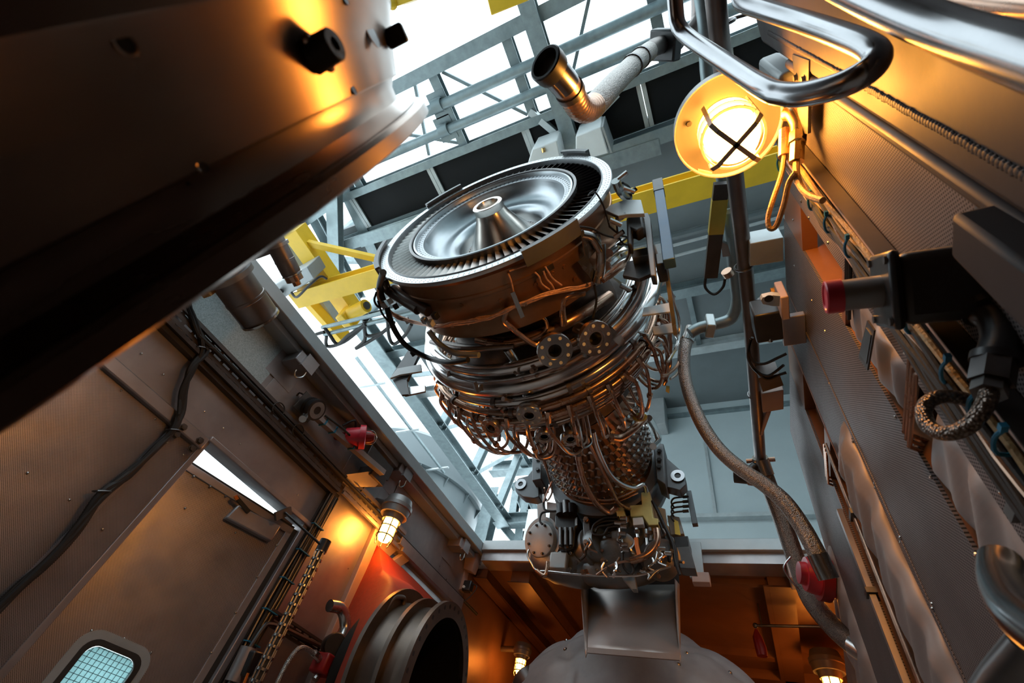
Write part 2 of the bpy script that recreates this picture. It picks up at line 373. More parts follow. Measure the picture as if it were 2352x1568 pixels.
# ---- black louvre panels in the roof and the studs between them
yA, yB = zz(1240, 288).y + .10, zz(1500, 295).y
yA = 1.46; yB = 2.13
sx = [-7.6, zz(994, 410).x, zz(1212, 322).x, zz(1481, 241).x, .95, 2.3, 4.2, 6.2]
sx = [-6.05, sx[1], sx[2], sx[3], .95, 2.3, 4.2, 6.2]
nm = ['black roof panel at the far left, half behind the dark drum', 'long black roof panel above the turbine disc', 'short black roof panel right of the overhead beam', 'black roof panel behind the bellows pipe', 'black roof panel above the big lamp', 'black roof panel beyond the guard rail', 'black roof panel at the far right']
for k in range(len(sx) - 1):
    single('roof_panel', MB().box((sx[k] + .05, yA, H + .10), (sx[k + 1] - .05, yB, H + .14)), 'black_panel', nm[k], 'panel', 'black panels along the skylight edge')
for k, x in enumerate(sx):
    mb = MB().box((x - .07, yA, H + .06), (x - .005, yB, H + .13)); mb2 = MB().box((x + .005, yA, H + .06), (x + .07, yB, H + .13))
    t = thing('panel_stud', 'grey twin stud %s' % ['at the left end of the black roof panels', 'between the two black panels left above the turbine', 'just left of the overhead beam by the white hoist box', 'between black panels right of the bellows pipe', 'right of the tall lamp pipe', 'behind the guard rail loop', 'beyond the guard rail', 'at the far right end of the roof panels'][k], 'stud', (x, yA, H), 'studs between the roof panels')
    obj('flange', mb, 'galv_light', t); obj('flange', mb2, 'galv_light', t)
single('edge_girder', MB().ibeam((-8, 1.40, H + .08), (6.3, 1.40, H + .08), .14, .26, .02), 'galv', 'galvanised girder along the skylight edge above the black panels', 'girder')
single('eaves_girder', MB().ibeam((-7.9, 2.28, H + .02), (6.3, 2.28, H + .02), .24, .28, .025), 'galv', 'galvanised girder below the black roof panels', 'girder')
# ---- horizontal lattice under the skylight
single('lattice_chord', MB().bar((-8, .12, H + .02), (6.3, .05, H + .02), .20, .24), 'galv', 'wide upper chord of the skylight lattice', 'chord')
for k, x in enumerate([-5.7, -3.33, -1.98, .12, 2.1]):
    single('lattice_strut', MB().ibeam((x, .16, H + .12), (x, 1.36, H + .12), .16, .16, .014), 'galv', ['lattice strut half hidden by the drum rim', 'lattice strut carrying the pipe clamps left of the beam', 'lattice strut right behind the overhead beam', 'lattice strut above the bellows pipe', 'lattice strut behind the guard rail loop'][k], 'strut', 'skylight lattice struts')
for k, (x0, y0, x1, y1) in enumerate([(-3.75, .2, -4.1, 1.3), (-3.2, .2, -2.1, 1.3), (-.7, .2, -1.4, 1.3), (.3, .2, 1.9, 1.3), (-3.45, 1.3, -5.5, .2)]):
    single('lattice_brace', MB().bar((x0, y0, H + .2), (x1, y1, H + .2), .05, .05), 'galv', ['thin brace just right of the drum', 'long thin brace between drum and overhead beam', 'thin brace right of the overhead beam', 'thin brace behind the guard rail loop', 'thin brace behind the drum rim'][k], 'brace', 'thin skylight braces')
for k, (y, r) in enumerate([(.60, .085), (.98, .080)]):
    t = thing('roof_pipe', ['upper grey pipe running across under the skylight', 'lower grey pipe running across under the skylight'][k], 'pipe', (-3.3, y, H - .05), 'twin pipes under the skylight')
    obj('run', MB().tube([(-8, y, H - .05), (6.2, y + .06, H - .05)], r, 14), 'galv', t)
    x = -3.42 - k * .08
    obj('clamp', MB().lathe([(-.09, r + .002), (-.09, r + .03), (.09, r + .03), (.09, r + .002)], (x, y, H - .05), (1, 0, 0), 16, closed=True).box((x - .16, y - .2, H + .03), (x + .16, y + .2, H + .06)), 'galv', t)
# ---- beam above the engine, its knee braces and the hoist boxes
t = thing('overhead_beam', 'heavy galvanised beam running above the engine towards the hoist', 'beam', (-1.49, 1, H - .12))
obj('web_beam', MB().ibeam((-1.49, -1.2, H - .10), (-1.49, 2.05, H - .10), .24, .22, .02), 'galv', t)
for s, (px, py) in ((-1, (1218, 255)), (1, (1418, 215))):
    p = onz(px, py, H + .05); obj('knee_brace', MB().bar((-1.49 + s * .1, 1.85, H - .05), p, .10, .14), 'galv_light', t)
hz = 8.2
def hb(*P, z=hz, h=.62): return MB().plate([onz(x, y, z) for x, y in P], (0, 0, h))
t = thing('hoist_trolley', 'white hoist trolley boxes behind the turbine flange', 'hoist', onz(1300, 350, hz))
obj('left_box', hb((1222, 342), (1279, 322), (1290, 372), (1205, 400)), 'white_paint', t, bevel=.02)
obj('right_box', hb((1322, 312), (1380, 290), (1398, 352), (1322, 372), z=hz + .05), 'white_paint', t, bevel=.02)
obj('hook', MB().tube([onz(1247, 340, hz), onz(1249, 350, hz - .02)], .03, 8), 'brass', t)
obj('side_plate', MB().plate([onz(1381, 292, hz), onz(1402, 352, hz), onz(1402, 352, hz) + V((0, 0, .6)), onz(1381, 292, hz) + V((0, 0, .6))], (.03, 0, 0)), 'grey_box', t)
# ---- yellow crane bridge behind the engine
zc = 6.6
yl, yr = onz(760, 662, zc), onz(1600, 425, zc)
t = thing('crane_bridge', 'yellow crane bridge girder crossing behind the engine', 'crane', (yl + yr) / 2)
dl = (yr - yl); a = yl - dl * .135; c = yr + dl * .8
obj('girder', MB().ibeam(a, c, .30, .24, .03, (0, 0, 1)), 'yellow', t)
p = onz(662, 548, zc + .3); q = onz(866, 594, zc + .3)
obj('stay', MB().bar(p, q, .10, .08), 'yellow', t)
et = thing('crane_end_carriage', 'yellow end carriage with drive motor at the left end of the crane', 'crane carriage', onz(740, 640, zc + .3))
for k, (p0, p1) in enumerate([((675, 525), (812, 720)), ((715, 690), (790, 775))]):
    p, q = onz(*p0, zc + .35), onz(*p1, zc + .35); obj('side_beam', MB().bar(p, q, .30 if k == 0 else .12, .3), 'yellow', et)
p, q = onz(655, 560, zc + .5), onz(775, 740, zc + .5); obj('rail_web', MB().bar(p, q, .14, .2), 'galv_light', et)
mo = onz(822, 712, zc + .1); ax = (onz(845, 700, zc + .1) - mo).normalized()
mt = obj('drive_motor', MB().cyl(mo - ax * .2, mo + ax * .22, .12, seg=18), 'yellow', et)
obj('gear_case', MB().cbox(mo - ax * .28 + V((0, .05, 0)), ax, (0, 0, 1), .34, .34, .2), 'yellow', mt, bevel=.03)
obj('motor_cap', MB().cyl(mo + ax * .22, mo + ax * .25, .07, seg=16), 'steel_dark', mt)
# the grey control box on the carriage
z2 = 6.42
t = thing('crane_control_box', 'pale grey control box hanging by the yellow crane carriage', 'control box', onz(640, 660, z2))
obj('enclosure', MB().plate([onz(605, 668, z2), onz(705, 612, z2), onz(722, 640, z2), onz(628, 700, z2)], (0, 0, .38)), 'grey_box', t, bevel=.015)
obj('gland', MB().cyl(onz(645, 668, z2), onz(645, 668, z2 - .08), .035, seg=10), 'black', t)
obj('cable', MB().tube([onz(648, 668, z2 - .05), onz(637, 690, z2 - .1), onz(634, 715, z2 - .05)], .03, 8, smooth=5), 'cable_black', t)
obj('loop_cable', MB().tube([onz(670, 672, z2), onz(682, 682, z2 - .2), onz(710, 655, z2 - .2), onz(735, 635, z2 - .1), onz(750, 640, z2)], .02, 8, smooth=5), 'cable_black', t)
# festoon rails and cables
zf = 6.2
for k, (p0, p1) in enumerate([((740, 752), (905, 712)), ((745, 768), (905, 728))]):
    p, q = onz(*p0, zf), onz(*p1, zf); single('festoon_rail', MB().tube([p, q + (q - p) * .9], .035, 8), 'galv', ['upper thin festoon rail left of the engine', 'lower thin festoon rail left of the engine'][k], 'rail', 'festoon rails')
for k, P in enumerate([[(745, 762), (720, 770), (695, 785)], [(750, 770), (752, 795), (790, 785), (830, 752), (838, 735)], [(835, 745), (838, 780), (818, 800), (870, 770), (905, 740)], [(838, 740), (842, 770), (875, 765), (900, 745)], [(890, 716), (893, 770), (905, 790), (930, 770), (945, 745)], [(745, 752), (755, 765), (775, 790), (800, 770), (840, 745)]]):
    single('festoon_cable', MB().tube([onz(x, y, zf - .006 * k) for x, y in P], .03, 8, smooth=5), 'cable_black', ['flat cable end trailing left from the festoon rails', 'slack cable loop under the left part of the festoon rails', 'deepest cable loop under the middle of the festoon rails', 'short cable loop by the festoon carrier', 'cable loop just left of the engine casing', 'inner slack cable loop near the drive motor'][k], 'cable', 'festoon cables by the crane')
# ---- left glazed side: lattice girder and glazing bars
XL = -7.8
single('side_chord', MB().ibeam((XL + .15, .6, H - .1), (XL + .15, 13.2, H - .1), .42, .34, .03), 'galv', 'long galvanised side chord running to the far corner column', 'chord')
pn = ['nearest the yellow carriage', 'behind the yellow carriage', 'behind the festoon cables', 'left of the silver ring tubes', 'under the hanging engine hoses', 'close to the far corner column']
XU, ZU = XL + .55, H + 2.2
for k, y0 in enumerate([2.3, 4.1, 6.0, 8.2, 10.4, 12.4]):
    single('side_post', MB().ibeam((XL + .2, y0, H - .05), (XU, y0, ZU), .26, .22, .02), 'galv', 'side lattice post %s' % pn[k], 'post', 'side lattice posts')
for k in range(5):
    y0, y1 = [2.3, 4.1, 6.0, 8.2, 10.4][k], [4.1, 6.0, 8.2, 10.4, 12.4][k]
    single('side_brace', MB().bar((XL + .2, y0 + .2, H + .1), (XU, y1 - .2, ZU), .14, .12), 'galv', 'diagonal side brace %s' % ['behind the yellow carriage', 'behind the festoon rails', 'beside the casing of the engine', 'under the ring tubes', 'by the far corner'][k], 'brace', 'side lattice braces')
single('upper_side_chord', MB().ibeam((XU, .4, ZU), (XU, 13.2, ZU), .3, .3, .03), 'galv', 'upper side chord glimpsed through the pipes left of the engine', 'chord')
# slanting members up to the skylight at the left
for k, (p0, p1, z0) in enumerate([((735, 480), (700, 505), H + .1), ((768, 455), (772, 600), H - .3), ((800, 440), (862, 575), H + .2), ((715, 480), (800, 640), H + .35)]):
    p, q = onz(*p0, z0), onz(*p1, z0); single('corner_member', MB().ibeam(p - (q - p) * .5, q + (q - p) * .35, .24, .24, .02), 'galv', ['short galvanised member under the drum rim', 'upright galvanised member beside the black roof panels', 'sloping galvanised member left of the black roof panels', 'back sloping galvanised member above the yellow stay'][k], 'member', 'members at the skylight corner')
p, q = onz(843, 545, H), onz(1000, 495, H)
single('cross_girder', MB().ibeam(p - (q - p) * .1, q + (q - p) * 2.5, .26, .26, .02), 'galv', 'galvanised cross girder just above the turbine flange', 'girder')
# glazing bars outside the chord
p, q = onz(818, 820, H + .5), onz(1020, 1085, H + .5)
gb = thing('glazing_bar', 'thin glazing bar running down the bright side window', 'glazing bar', (p + q) / 2)
obj('main_bar', MB().bar(p, q, .07, .07), 'galv', gb)
for a, c in (((826, 889), (884, 879)), ((910, 993), (962, 985)), ((976, 1080), (1030, 1073))):
    obj('cross_bar', MB().bar(onz(*a, H + .48), onz(*c, H + .48), .07, .05), 'galv_light', gb)
# skylight and side glazing panes
for k in range(4): struct('window_%d' % (k + 1), MB().box((-8 + k * 3.6, -6.8, H + .62), (-4.45 + k * 3.6, 1.3, H + .64)), 'glazing')
for k in range(4): struct('window_%d' % (k + 5), MB().box((XL - 2.3, -3 + k * 4.4, 1.4), (XL - 2.28, 1.35 + k * 4.4, H + .6)), 'glazing')
struct('wall_left_hall', MB().box((XL - 2.4, -7, 0), (XL - 2.2, 14.4, 1.4)), 'hall_panel')
# tank
d_ = ray(1095, 1212); hv = V((d_.x, d_.y, 0)).normalized(); RT = 3.0; DT = 17.5; an_ = math.asin(RT / DT)
ct = V((hv.x * math.cos(an_) - hv.y * math.sin(an_), hv.x * math.sin(an_) + hv.y * math.cos(an_), 0)) * DT
d_ = ray(965, 1068); tp = .9 + d_.z / math.hypot(d_.x, d_.y) * (DT - RT * .97)
t = thing('storage_tank', 'tall pale blue grey cylindrical tank outside beyond the side lattice', 'tank', ct)
obj('shell', MB().lathe([(0, 1e-4), (0, RT), (tp + 1.2, RT), (tp + 1.5, RT * .9), (tp + 1.9, 1e-4)], ct, (0, 0, 1), 96), 'tank_paint', t)
obj('top_rim', MB().lathe([(tp - .06, RT - .01), (tp - .06, RT + .16), (tp + .06, RT + .16), (tp + .06, RT - .01)], ct, (0, 0, 1), 96, closed=True), 'tank_paint', t)
aa = math.degrees(math.atan2(-ct.y, -ct.x))
for k in range(9):
    an = R(aa - 80 + 20 * k); p = ct + V((RT * math.cos(an), RT * math.sin(an), tp - .06)); d = V((math.cos(an), math.sin(an), 0))
    obj('gusset', MB().plate([p, p + d * .15, p - V((0, 0, .35))], basis(d)[0] * .03), 'tank_paint', t)
# far corner column and frame
YF = 13.2
def fr(px, py): return ony(px, py, YF)
t0 = fr(1150, 1060); t1 = fr(1104, 1256)
single('corner_column', MB().ibeam((t1.x, YF, 0), (t1.x, YF, H + 1.2), .5, .5, .03), 'galv', 'heavy corner column where the side chord ends', 'column')
for k, (a, c, wd) in enumerate([((1130, 1078), (1330, 1058), .45), ((1140, 1196), (1330, 1190), .40)]):
    p, q = fr(*a), fr(*c); z_ = p.z; single('frame_beam', MB().ibeam((p.x, YF, z_), (-1.2, YF, z_), wd, wd, .03, (0, 0, 1)), 'galv', ['upper cross beam of the far frame behind the left mount', 'lower cross beam of the far frame with bolted splice'][k], 'beam', 'far frame beams')
for k, (a, c) in enumerate([((1180, 1120), (1168, 1195)), ((1205, 1140), (1190, 1195)), ((1150, 1200), (1192, 1250)), ((1225, 1205), (1188, 1250)), ((1210, 1130), (1240, 1195)), ((1172, 1098), (1212, 1192)), ((1188, 1205), (1184, 1250))]):
    p, q = fr(*a), fr(*c); single('frame_brace', MB().ibeam(p + V((0, .3, 0)), q + V((0, .3, 0)), .28, .26, .03), 'galv', 'far frame brace %s' % ['right of the corner column above the splice beam', 'second from the corner column above the splice beam', 'low beside the corner column', 'low near the round gearbox cover', 'just behind the left engine mount', 'crossing below the left engine mount', 'upright low between column and gearbox'][k], 'brace', 'far frame braces')
p = fr(1248, 1150); single('pale_pylon', MB().box((p.x - .2, YF - .6, 0), (p.x + .5, YF - .3, H)), 'white_paint', 'pale upright panel between the far frame and the compressor', 'panel')
# yellow crane parts at the top edge of the picture
z3 = 6.4
single('yellow_girder', MB().plate([onz(1105, -60, z3), onz(1128, 36, z3), onz(1212, 2, z3), onz(1190, -90, z3)], (0, 0, .35)), 'yellow', 'yellow girder end hanging at the top beside the overhead beam', 'girder', bevel=.01)
t = thing('trolley_beam', 'dull yellow beam with a roller at the top edge beside the drum', 'beam', onz(930, 0, z3))
obj('rail', MB().plate([onz(912, 14, z3), onz(965, -5, z3), onz(960, -40, z3), onz(905, -20, z3)], (0, 0, .3)), 'yellow', t)
obj('roller', MB().ball(onz(900, 8, z3), .06, 12), 'yellow', t)
# ================================================================ the machine enclosure (roof hatch open)
XW, YW, ZT = -2.70, 4.06, 3.05                      # left wall, far wall, top
def lw(px, py, x=XW): return onx(px, py, x)
def fw(px, py, y=YW): return ony(px, py, y)
T = .10
# ---- left wall around the doorway (opening y 1.16-2.02, z up to 2.13)
DY0, DY1, DZ = 1.16, 2.02, 2.13
struct('wall_left', MB().box((XW - T, -2.5, 0), (XW, .46, 2.07)).box((XW - T, .46, 0), (XW, .955, 2.07)), 'wall_sheet')
struct('wall_left_upper', MB().box((XW - T, -2.5, 2.07), (XW, 4.2, 2.50)) if 0 else MB().box((XW - T, -2.5, 2.135), (XW, 2.10, 2.52)), 'wall_plain')
struct('wall_left_top', MB().box((XW - T, -2.5, 2.52), (XW, YW + T, ZT - .03)), 'wall_plain')
struct('wall_left_front', MB().box((XW - T, 2.10, 0), (XW, 2.66, 2.52)), 'wall_plain')
struct('wall_left_far', MB().box((XW - T, 2.66, 0), (XW, 2.72, 2.52)).box((XW - T, 3.95, 0), (XW, YW + .1, 2.52)).box((XW - T, 2.72, 2.42), (XW, 3.95, 2.52)), 'wall_plain')
struct('wall_left_jamb', MB().box((XW - T, .955, 0), (XW - .004, 1.14, 2.07)), 'wall_sheet')
struct('trim_5', MB().box((XW - T, -2.5, 2.068), (XW + .035, 1.14, 2.14)), 'wall_plain', bevel=.008)
struct('trim_6', MB().box((XW - T, .945, 0), (XW + .012, .975, 2.07)), 'wall_plain')
struct('trim_7', MB().box((XW - .02, 1.14, 2.132), (XW + .03, 2.14, 2.165)), 'wall_plain', bevel=.006)
struct('trim_8', MB().box((XW - T, 1.13, 0), (XW + .006, 1.165, 2.14)), 'wall_plain', bevel=.004)
struct('trim_9', MB().box((XW - T, 2.02, 0), (XW + .012, 2.06, 2.14)), 'wall_plain', bevel=.004)
# galvanised speckled sheet near the drum, and the overlapping cover plates of the upper wall
b = MB().box((XW, .2, 2.57), (XW + .008, 1.16, ZT - .03)); struct('trim_10', b, 'speckle')
for k, P in enumerate([[(640, 815), (690, 880), (667, 855)]]): pass
for k, (y0, y1) in enumerate([(1.20, 2.03), (2.08, 2.62), (2.68, 3.62)]):
    struct('trim_%d' % (11 + k), MB().box((XW + .001, y0, 2.585), (XW + .007, y1, 2.90)), 'wall_plain', bevel=.002)
# rivets of the sheets: one object per panel field
def rivets(pts, n, r, m_, lab, nm='sheet_rivet'):
    pass
# ---- coaming around the open top
zc0, zc1 = 2.955, 3.055
struct('trim_20', MB().box((XW - .05, -2.5, zc0), (-2.50, YW + .1, zc1)).box((XW - .05, -2.5, zc0 - .045), (-2.58, YW + .1, zc0)), 'coaming', bevel=.006)
struct('trim_21', MB().box((-2.499, YW - .10, zc0 + .02), (.56, YW + .15, zc1 + .02)), 'coaming', bevel=.006)
struct('trim_22', MB().box((-2.499, YW - .06, zc0 - .07), (.56, YW + .15, zc0 + .019)), 'wall_plain')
# ---- covered bay beyond the far rim: ceiling, joists, end wall
YE = 7.2; ZC = 2.90
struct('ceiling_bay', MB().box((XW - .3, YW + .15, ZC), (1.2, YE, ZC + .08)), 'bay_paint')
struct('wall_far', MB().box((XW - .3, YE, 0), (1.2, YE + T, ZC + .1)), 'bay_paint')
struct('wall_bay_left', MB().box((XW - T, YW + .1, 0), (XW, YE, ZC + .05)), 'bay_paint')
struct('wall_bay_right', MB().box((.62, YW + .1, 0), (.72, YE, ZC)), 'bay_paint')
for k, (x0, x1, dz) in enumerate([(-2.24, -2.04, .12), (-2.64, -2.52, .09), (.06, .24, .09)]):
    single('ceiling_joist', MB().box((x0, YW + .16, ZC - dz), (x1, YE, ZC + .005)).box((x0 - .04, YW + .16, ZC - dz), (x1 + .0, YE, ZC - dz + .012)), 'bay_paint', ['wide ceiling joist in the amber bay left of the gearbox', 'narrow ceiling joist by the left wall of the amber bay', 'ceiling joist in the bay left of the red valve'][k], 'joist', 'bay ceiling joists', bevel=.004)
for k, (y_, wd) in enumerate([(4.28, .05), (5.80, .10), (6.35, .12)]):
    single('cross_batten', MB().box((-.9 if k else -.5, y_, ZC - .05 - .02 * k), (.62, y_ + wd, ZC + .004)), 'bay_paint', ['thin dark cross batten near the far rim', 'cross batten above the bottom right lamp', 'rearmost cross batten behind the bottom right lamp'][k], 'batten', 'bay cross battens')
p = onz(1815, 1305, ZC - .04); single('joist_bracket', MB().box((p.x - .02, p.y - .06, ZC - .14), (p.x + .1, p.y + .14, ZC - .0)), 'primer', 'bright lit bracket at the head of the right ceiling joist', 'bracket', bevel=.008)
p, q = onz(1735, 1436, 2.72), onz(1915, 1439, 2.72)
t = thing('sprinkler_pipe', 'thin horizontal pipe with a red pendant in the amber bay', 'pipe', p)
obj('pipe', MB().tube([p, q, q + V((.12, .02, .12))], .012, 8), 'steel_dark', t)
obj('hanger', MB().tube([p + V((.05, 0, 0)), p + V((.05, 0, ZC - 2.72))], .006, 6), 'steel_dark', t)
obj('tee', MB().ball(p, .022, 10), 'steel_dark', t)
obj('pendant', MB().tube([p + V((0, 0, -.03)), p + V((0, .0, -.09)), p + V((.01, .0, -.17)), p + V((.012, 0, -.23))], [.012, .038, .045, .04], 12), 'red_dark', t)
p = fw(1615, 1262, YW - .10)
t = thing('rim_bracket', 'pale angle bracket on the far rim right of the gearbox', 'bracket', p)
obj('channel', MB().obox(fw(1586, 1330, YW - .10), V((.11, 0, 0)), V((0, -.03, 0)), V((0, 0, .30))), 'coaming', t, bevel=.004)
obj('foot', MB().obox(fw(1590, 1336, YW - .16), V((.13, 0, 0)), V((0, .08, 0)), V((0, 0, .08))), 'primer', t, bevel=.004)
single('corner_bracket', MB().plate([fw(1070, 1268, YW - .08), fw(1098, 1270, YW - .08), fw(1082, 1312, YW - .02), fw(1064, 1305, YW - .02)], (0, .10, .01)), 'primer', 'folded bracket in the left far corner under the rim', 'bracket', bevel=.004)
single('corner_post', MB().bar(fw(1064, 1280, YW + .04), fw(1058, 1358, YW + .04), .10, .08, (0, -1, 0)), 'primer', 'short primed post carrying the black switch at the far corner', 'post', bevel=.004)
t = thing('position_switch', 'small black switch on the corner post by the flanged duct', 'switch', fw(1075, 1345, 4.0))
p = fw(1075, 1347, 4.04); obj('body', MB().cbox(p, (0, -1, 0), (0, 0, 1), .09, .10, .07), 'black', t, bevel=.01)
obj('button', MB().cyl(p + V((-.02, -.035, -.02)), p + V((-.02, -.05, -.02)), .013, seg=10), 'white_paint', t)
obj('lead', MB().tube([p + V((.04, 0, .03)), p + V((.10, 0, .0)), p + V((.06, 0, -.08)), p + V((0, 0, -.14))], .005, 6, smooth=5), 'cable_black', t)
# ---- right wall: perforated cassettes with pockets
XR = .38
def rw(px, py, x=XR): return onx(px, py, x)
E3, E4 = rw(1815, 990), rw(1905, 1290)
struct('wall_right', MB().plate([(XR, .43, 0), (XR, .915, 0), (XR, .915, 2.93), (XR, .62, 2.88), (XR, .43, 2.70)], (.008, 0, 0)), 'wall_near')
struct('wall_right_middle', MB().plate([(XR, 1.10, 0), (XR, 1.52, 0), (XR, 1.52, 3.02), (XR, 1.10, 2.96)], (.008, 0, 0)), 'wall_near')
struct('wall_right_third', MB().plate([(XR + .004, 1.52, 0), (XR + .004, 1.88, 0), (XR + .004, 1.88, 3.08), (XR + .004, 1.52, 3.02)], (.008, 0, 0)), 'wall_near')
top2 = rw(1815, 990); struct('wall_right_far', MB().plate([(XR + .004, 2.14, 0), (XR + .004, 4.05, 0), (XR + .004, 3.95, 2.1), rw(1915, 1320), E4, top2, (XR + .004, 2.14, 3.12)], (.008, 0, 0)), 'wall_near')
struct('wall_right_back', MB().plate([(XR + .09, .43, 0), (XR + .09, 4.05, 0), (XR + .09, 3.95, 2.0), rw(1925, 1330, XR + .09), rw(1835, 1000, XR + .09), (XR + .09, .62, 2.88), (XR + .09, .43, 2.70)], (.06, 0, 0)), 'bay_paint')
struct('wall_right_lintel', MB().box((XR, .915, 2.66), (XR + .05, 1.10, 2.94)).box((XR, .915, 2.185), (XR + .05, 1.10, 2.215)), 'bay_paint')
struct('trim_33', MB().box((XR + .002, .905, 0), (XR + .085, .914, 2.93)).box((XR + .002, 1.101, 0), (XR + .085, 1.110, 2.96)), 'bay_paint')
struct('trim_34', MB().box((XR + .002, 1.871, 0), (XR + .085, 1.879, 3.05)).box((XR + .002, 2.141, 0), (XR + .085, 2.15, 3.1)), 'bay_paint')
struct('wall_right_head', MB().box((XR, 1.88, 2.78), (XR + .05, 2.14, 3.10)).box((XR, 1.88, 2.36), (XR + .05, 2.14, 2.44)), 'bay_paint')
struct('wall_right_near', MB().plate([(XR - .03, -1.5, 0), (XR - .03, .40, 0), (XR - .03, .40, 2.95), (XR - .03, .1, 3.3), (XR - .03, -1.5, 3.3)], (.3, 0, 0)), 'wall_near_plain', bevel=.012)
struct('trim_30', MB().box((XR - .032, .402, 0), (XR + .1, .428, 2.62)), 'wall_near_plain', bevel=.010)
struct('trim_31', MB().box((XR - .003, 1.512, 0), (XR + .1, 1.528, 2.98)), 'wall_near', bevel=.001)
# weld seam: a bead of overlapping scallops
b = MB(); rr = random.Random(3)
for k in range(170):
    z_ = 1.3 + k * .009; b.ball((XR - .031, .352 + rr.uniform(-.001, .001), z_), .0075, 8, (.45, 1, .9))
single('weld_bead', b, 'wall_near_plain', 'rough weld bead running down the dark near column', 'weld')

# unseen rear of the enclosure: end wall, and a roof added to limit sky light
struct('ceiling_rear', MB().box((XW - .1, -2.6, 3.10), (2.2, -.75, 3.2)), 'wall_plain')
struct('wall_rear_end', MB().box((XW - .1, -2.7, 0), (2.2, -2.6, 3.2)), 'wall_plain')
struct('wall_rear_right', MB().box((1.5, -2.6, 0), (1.6, -.3, 3.2)), 'wall_plain')
struct('wall_duct_recess', MB().box((XW - .9, 2.4, 0), (XW - .85, 4.2, 2.6)).box((XW - .85, 2.4, 2.5), (XW - T, 4.2, 2.55)), 'bay_paint')
# ================================================================ left wall fittings
wallL = bpy.data.objects['wall_left_top']
def rivet_row(parent, P, n, r=.006):
    first = None
    for p in P:
        mb = MB().lathe([(0, 1e-5), (.0, r), (r * .5, r * .8), (r * .8, 1e-5)], V(p), n, 8)
        if first is None: first = obj('rivet', mb, 'steel', parent); p0 = V(p)
        else:
            twin(first, parent, Matrix.Translation(V(p) - p0))
rivet_row(wallL, [lw(x, y, XW + .008) for x, y in [(325, 812), (375, 860), (470, 945), (513, 983), (552, 1019), (683, 1136), (735, 1183)]] , (1, 0, 0))
rivet_row(bpy.data.objects['wall_left'], [lw(x, y, XW + .001) for x, y in [(278, 897), (356, 962), (63, 1086), (159, 1148), (383, 1017), (236, 1215), (421, 1044)]], (1, 0, 0))
rivet_row(bpy.data.objects['wall_left_front'], [lw(x, y, XW + .001) for x, y in [(744, 1170), (725, 1214), (700, 1263), (672, 1305), (633, 1362), (866, 1218), (800, 1305), (750, 1400)]], (1, 0, 0))
rivet_row(bpy.data.objects['wall_left_far'], [lw(x, y, XW + .001) for x, y in [(977, 1252), (958, 1235), (1010, 1300), (1025, 1330), (960, 1280)]], (1, 0, 0))
for (x, y) in [(420, 981), (403, 998), (458, 1012), (440, 1030)]:
    single('hex_bolt', MB().bolt(lw(x, y, XW + .035), (1, 0, 0), .016, .018), 'steel_dark', 'splice plate bolt %s' % {420: 'at upper left beside the cables', 403: 'at lower left under the cables', 458: 'at upper right above the bright gap', 440: 'nearest the bright door gap'}[x], 'bolt', 'splice plate bolts')
# ---- door, ajar, hinged at the far side
zd = 2.085
hinge = V((XW - .035, 2.00, 0)); q = onz(446, 1072, zd)
dr = (V((q.x, q.y, 0)) - V((hinge.x, hinge.y, 0))).normalized(); dn = V((-dr.y, dr.x, 0)) if V((-dr.y, dr.x, 0)).x > 0 else V((dr.y, -dr.x, 0))
def dp(px, py, off=0): return onp(px, py, hinge + dn * off, dn)
DW = .86
tl, tr = dp(222, 1470, .004), dp(322, 1502, .004)
s0 = ((tl + tr) / 2 - hinge).dot(dr); z0 = max(tl.z, tr.z); wo = .125; zb, ztp = z0 + .03 - .55 + .05, z0 + .03 - .05
ob = lambda a, c, z1, z2: (hinge + dr * a - dn * .05 + V((0, 0, z1)), dr * (c - a), dn * .05, (0, 0, z2 - z1))
dm = MB()
for q_ in ((0, s0 - wo, .03, zd), (s0 + wo, DW, .03, zd), (s0 - wo, s0 + wo, .03, zb), (s0 - wo, s0 + wo, ztp, zd)): dm.obox(*ob(*q_))
door = struct('door_1', dm, 'wall_sheet')
hd = lambda s, z_, off=0: hinge + dr * s + dn * off + V((0, 0, z_))
fr_ = MB()
for a, c in (((.02, .04), (.02, zd - .02)), ((DW - .02, .04), (DW - .02, zd - .02)), ((.0, zd - .02), (DW, zd - .02))):
    fr_.bar(hd(a[0], a[1], .006), hd(c[0], c[1], .006), .045, .014, dn)
obj('door_frame', fr_, 'wall_plain', door, bevel=.003)
obj('seal', MB().bar(hd(-.012, .03, .0), hd(-.012, zd, .0), .03, .03, dn), 'rubber', door)
obj('top_seal', MB().bar(hd(0, zd + .006, -.02), hd(DW, zd + .006, -.02), .02, .05, dn), 'rubber', door)
rivet_row(door, [hd(.045, .35 + k * .2, .014) for k in range(9)] + [hd(.045 + .11 * k, zd - .05, .014) for k in range(1, 7)], dn, .007)
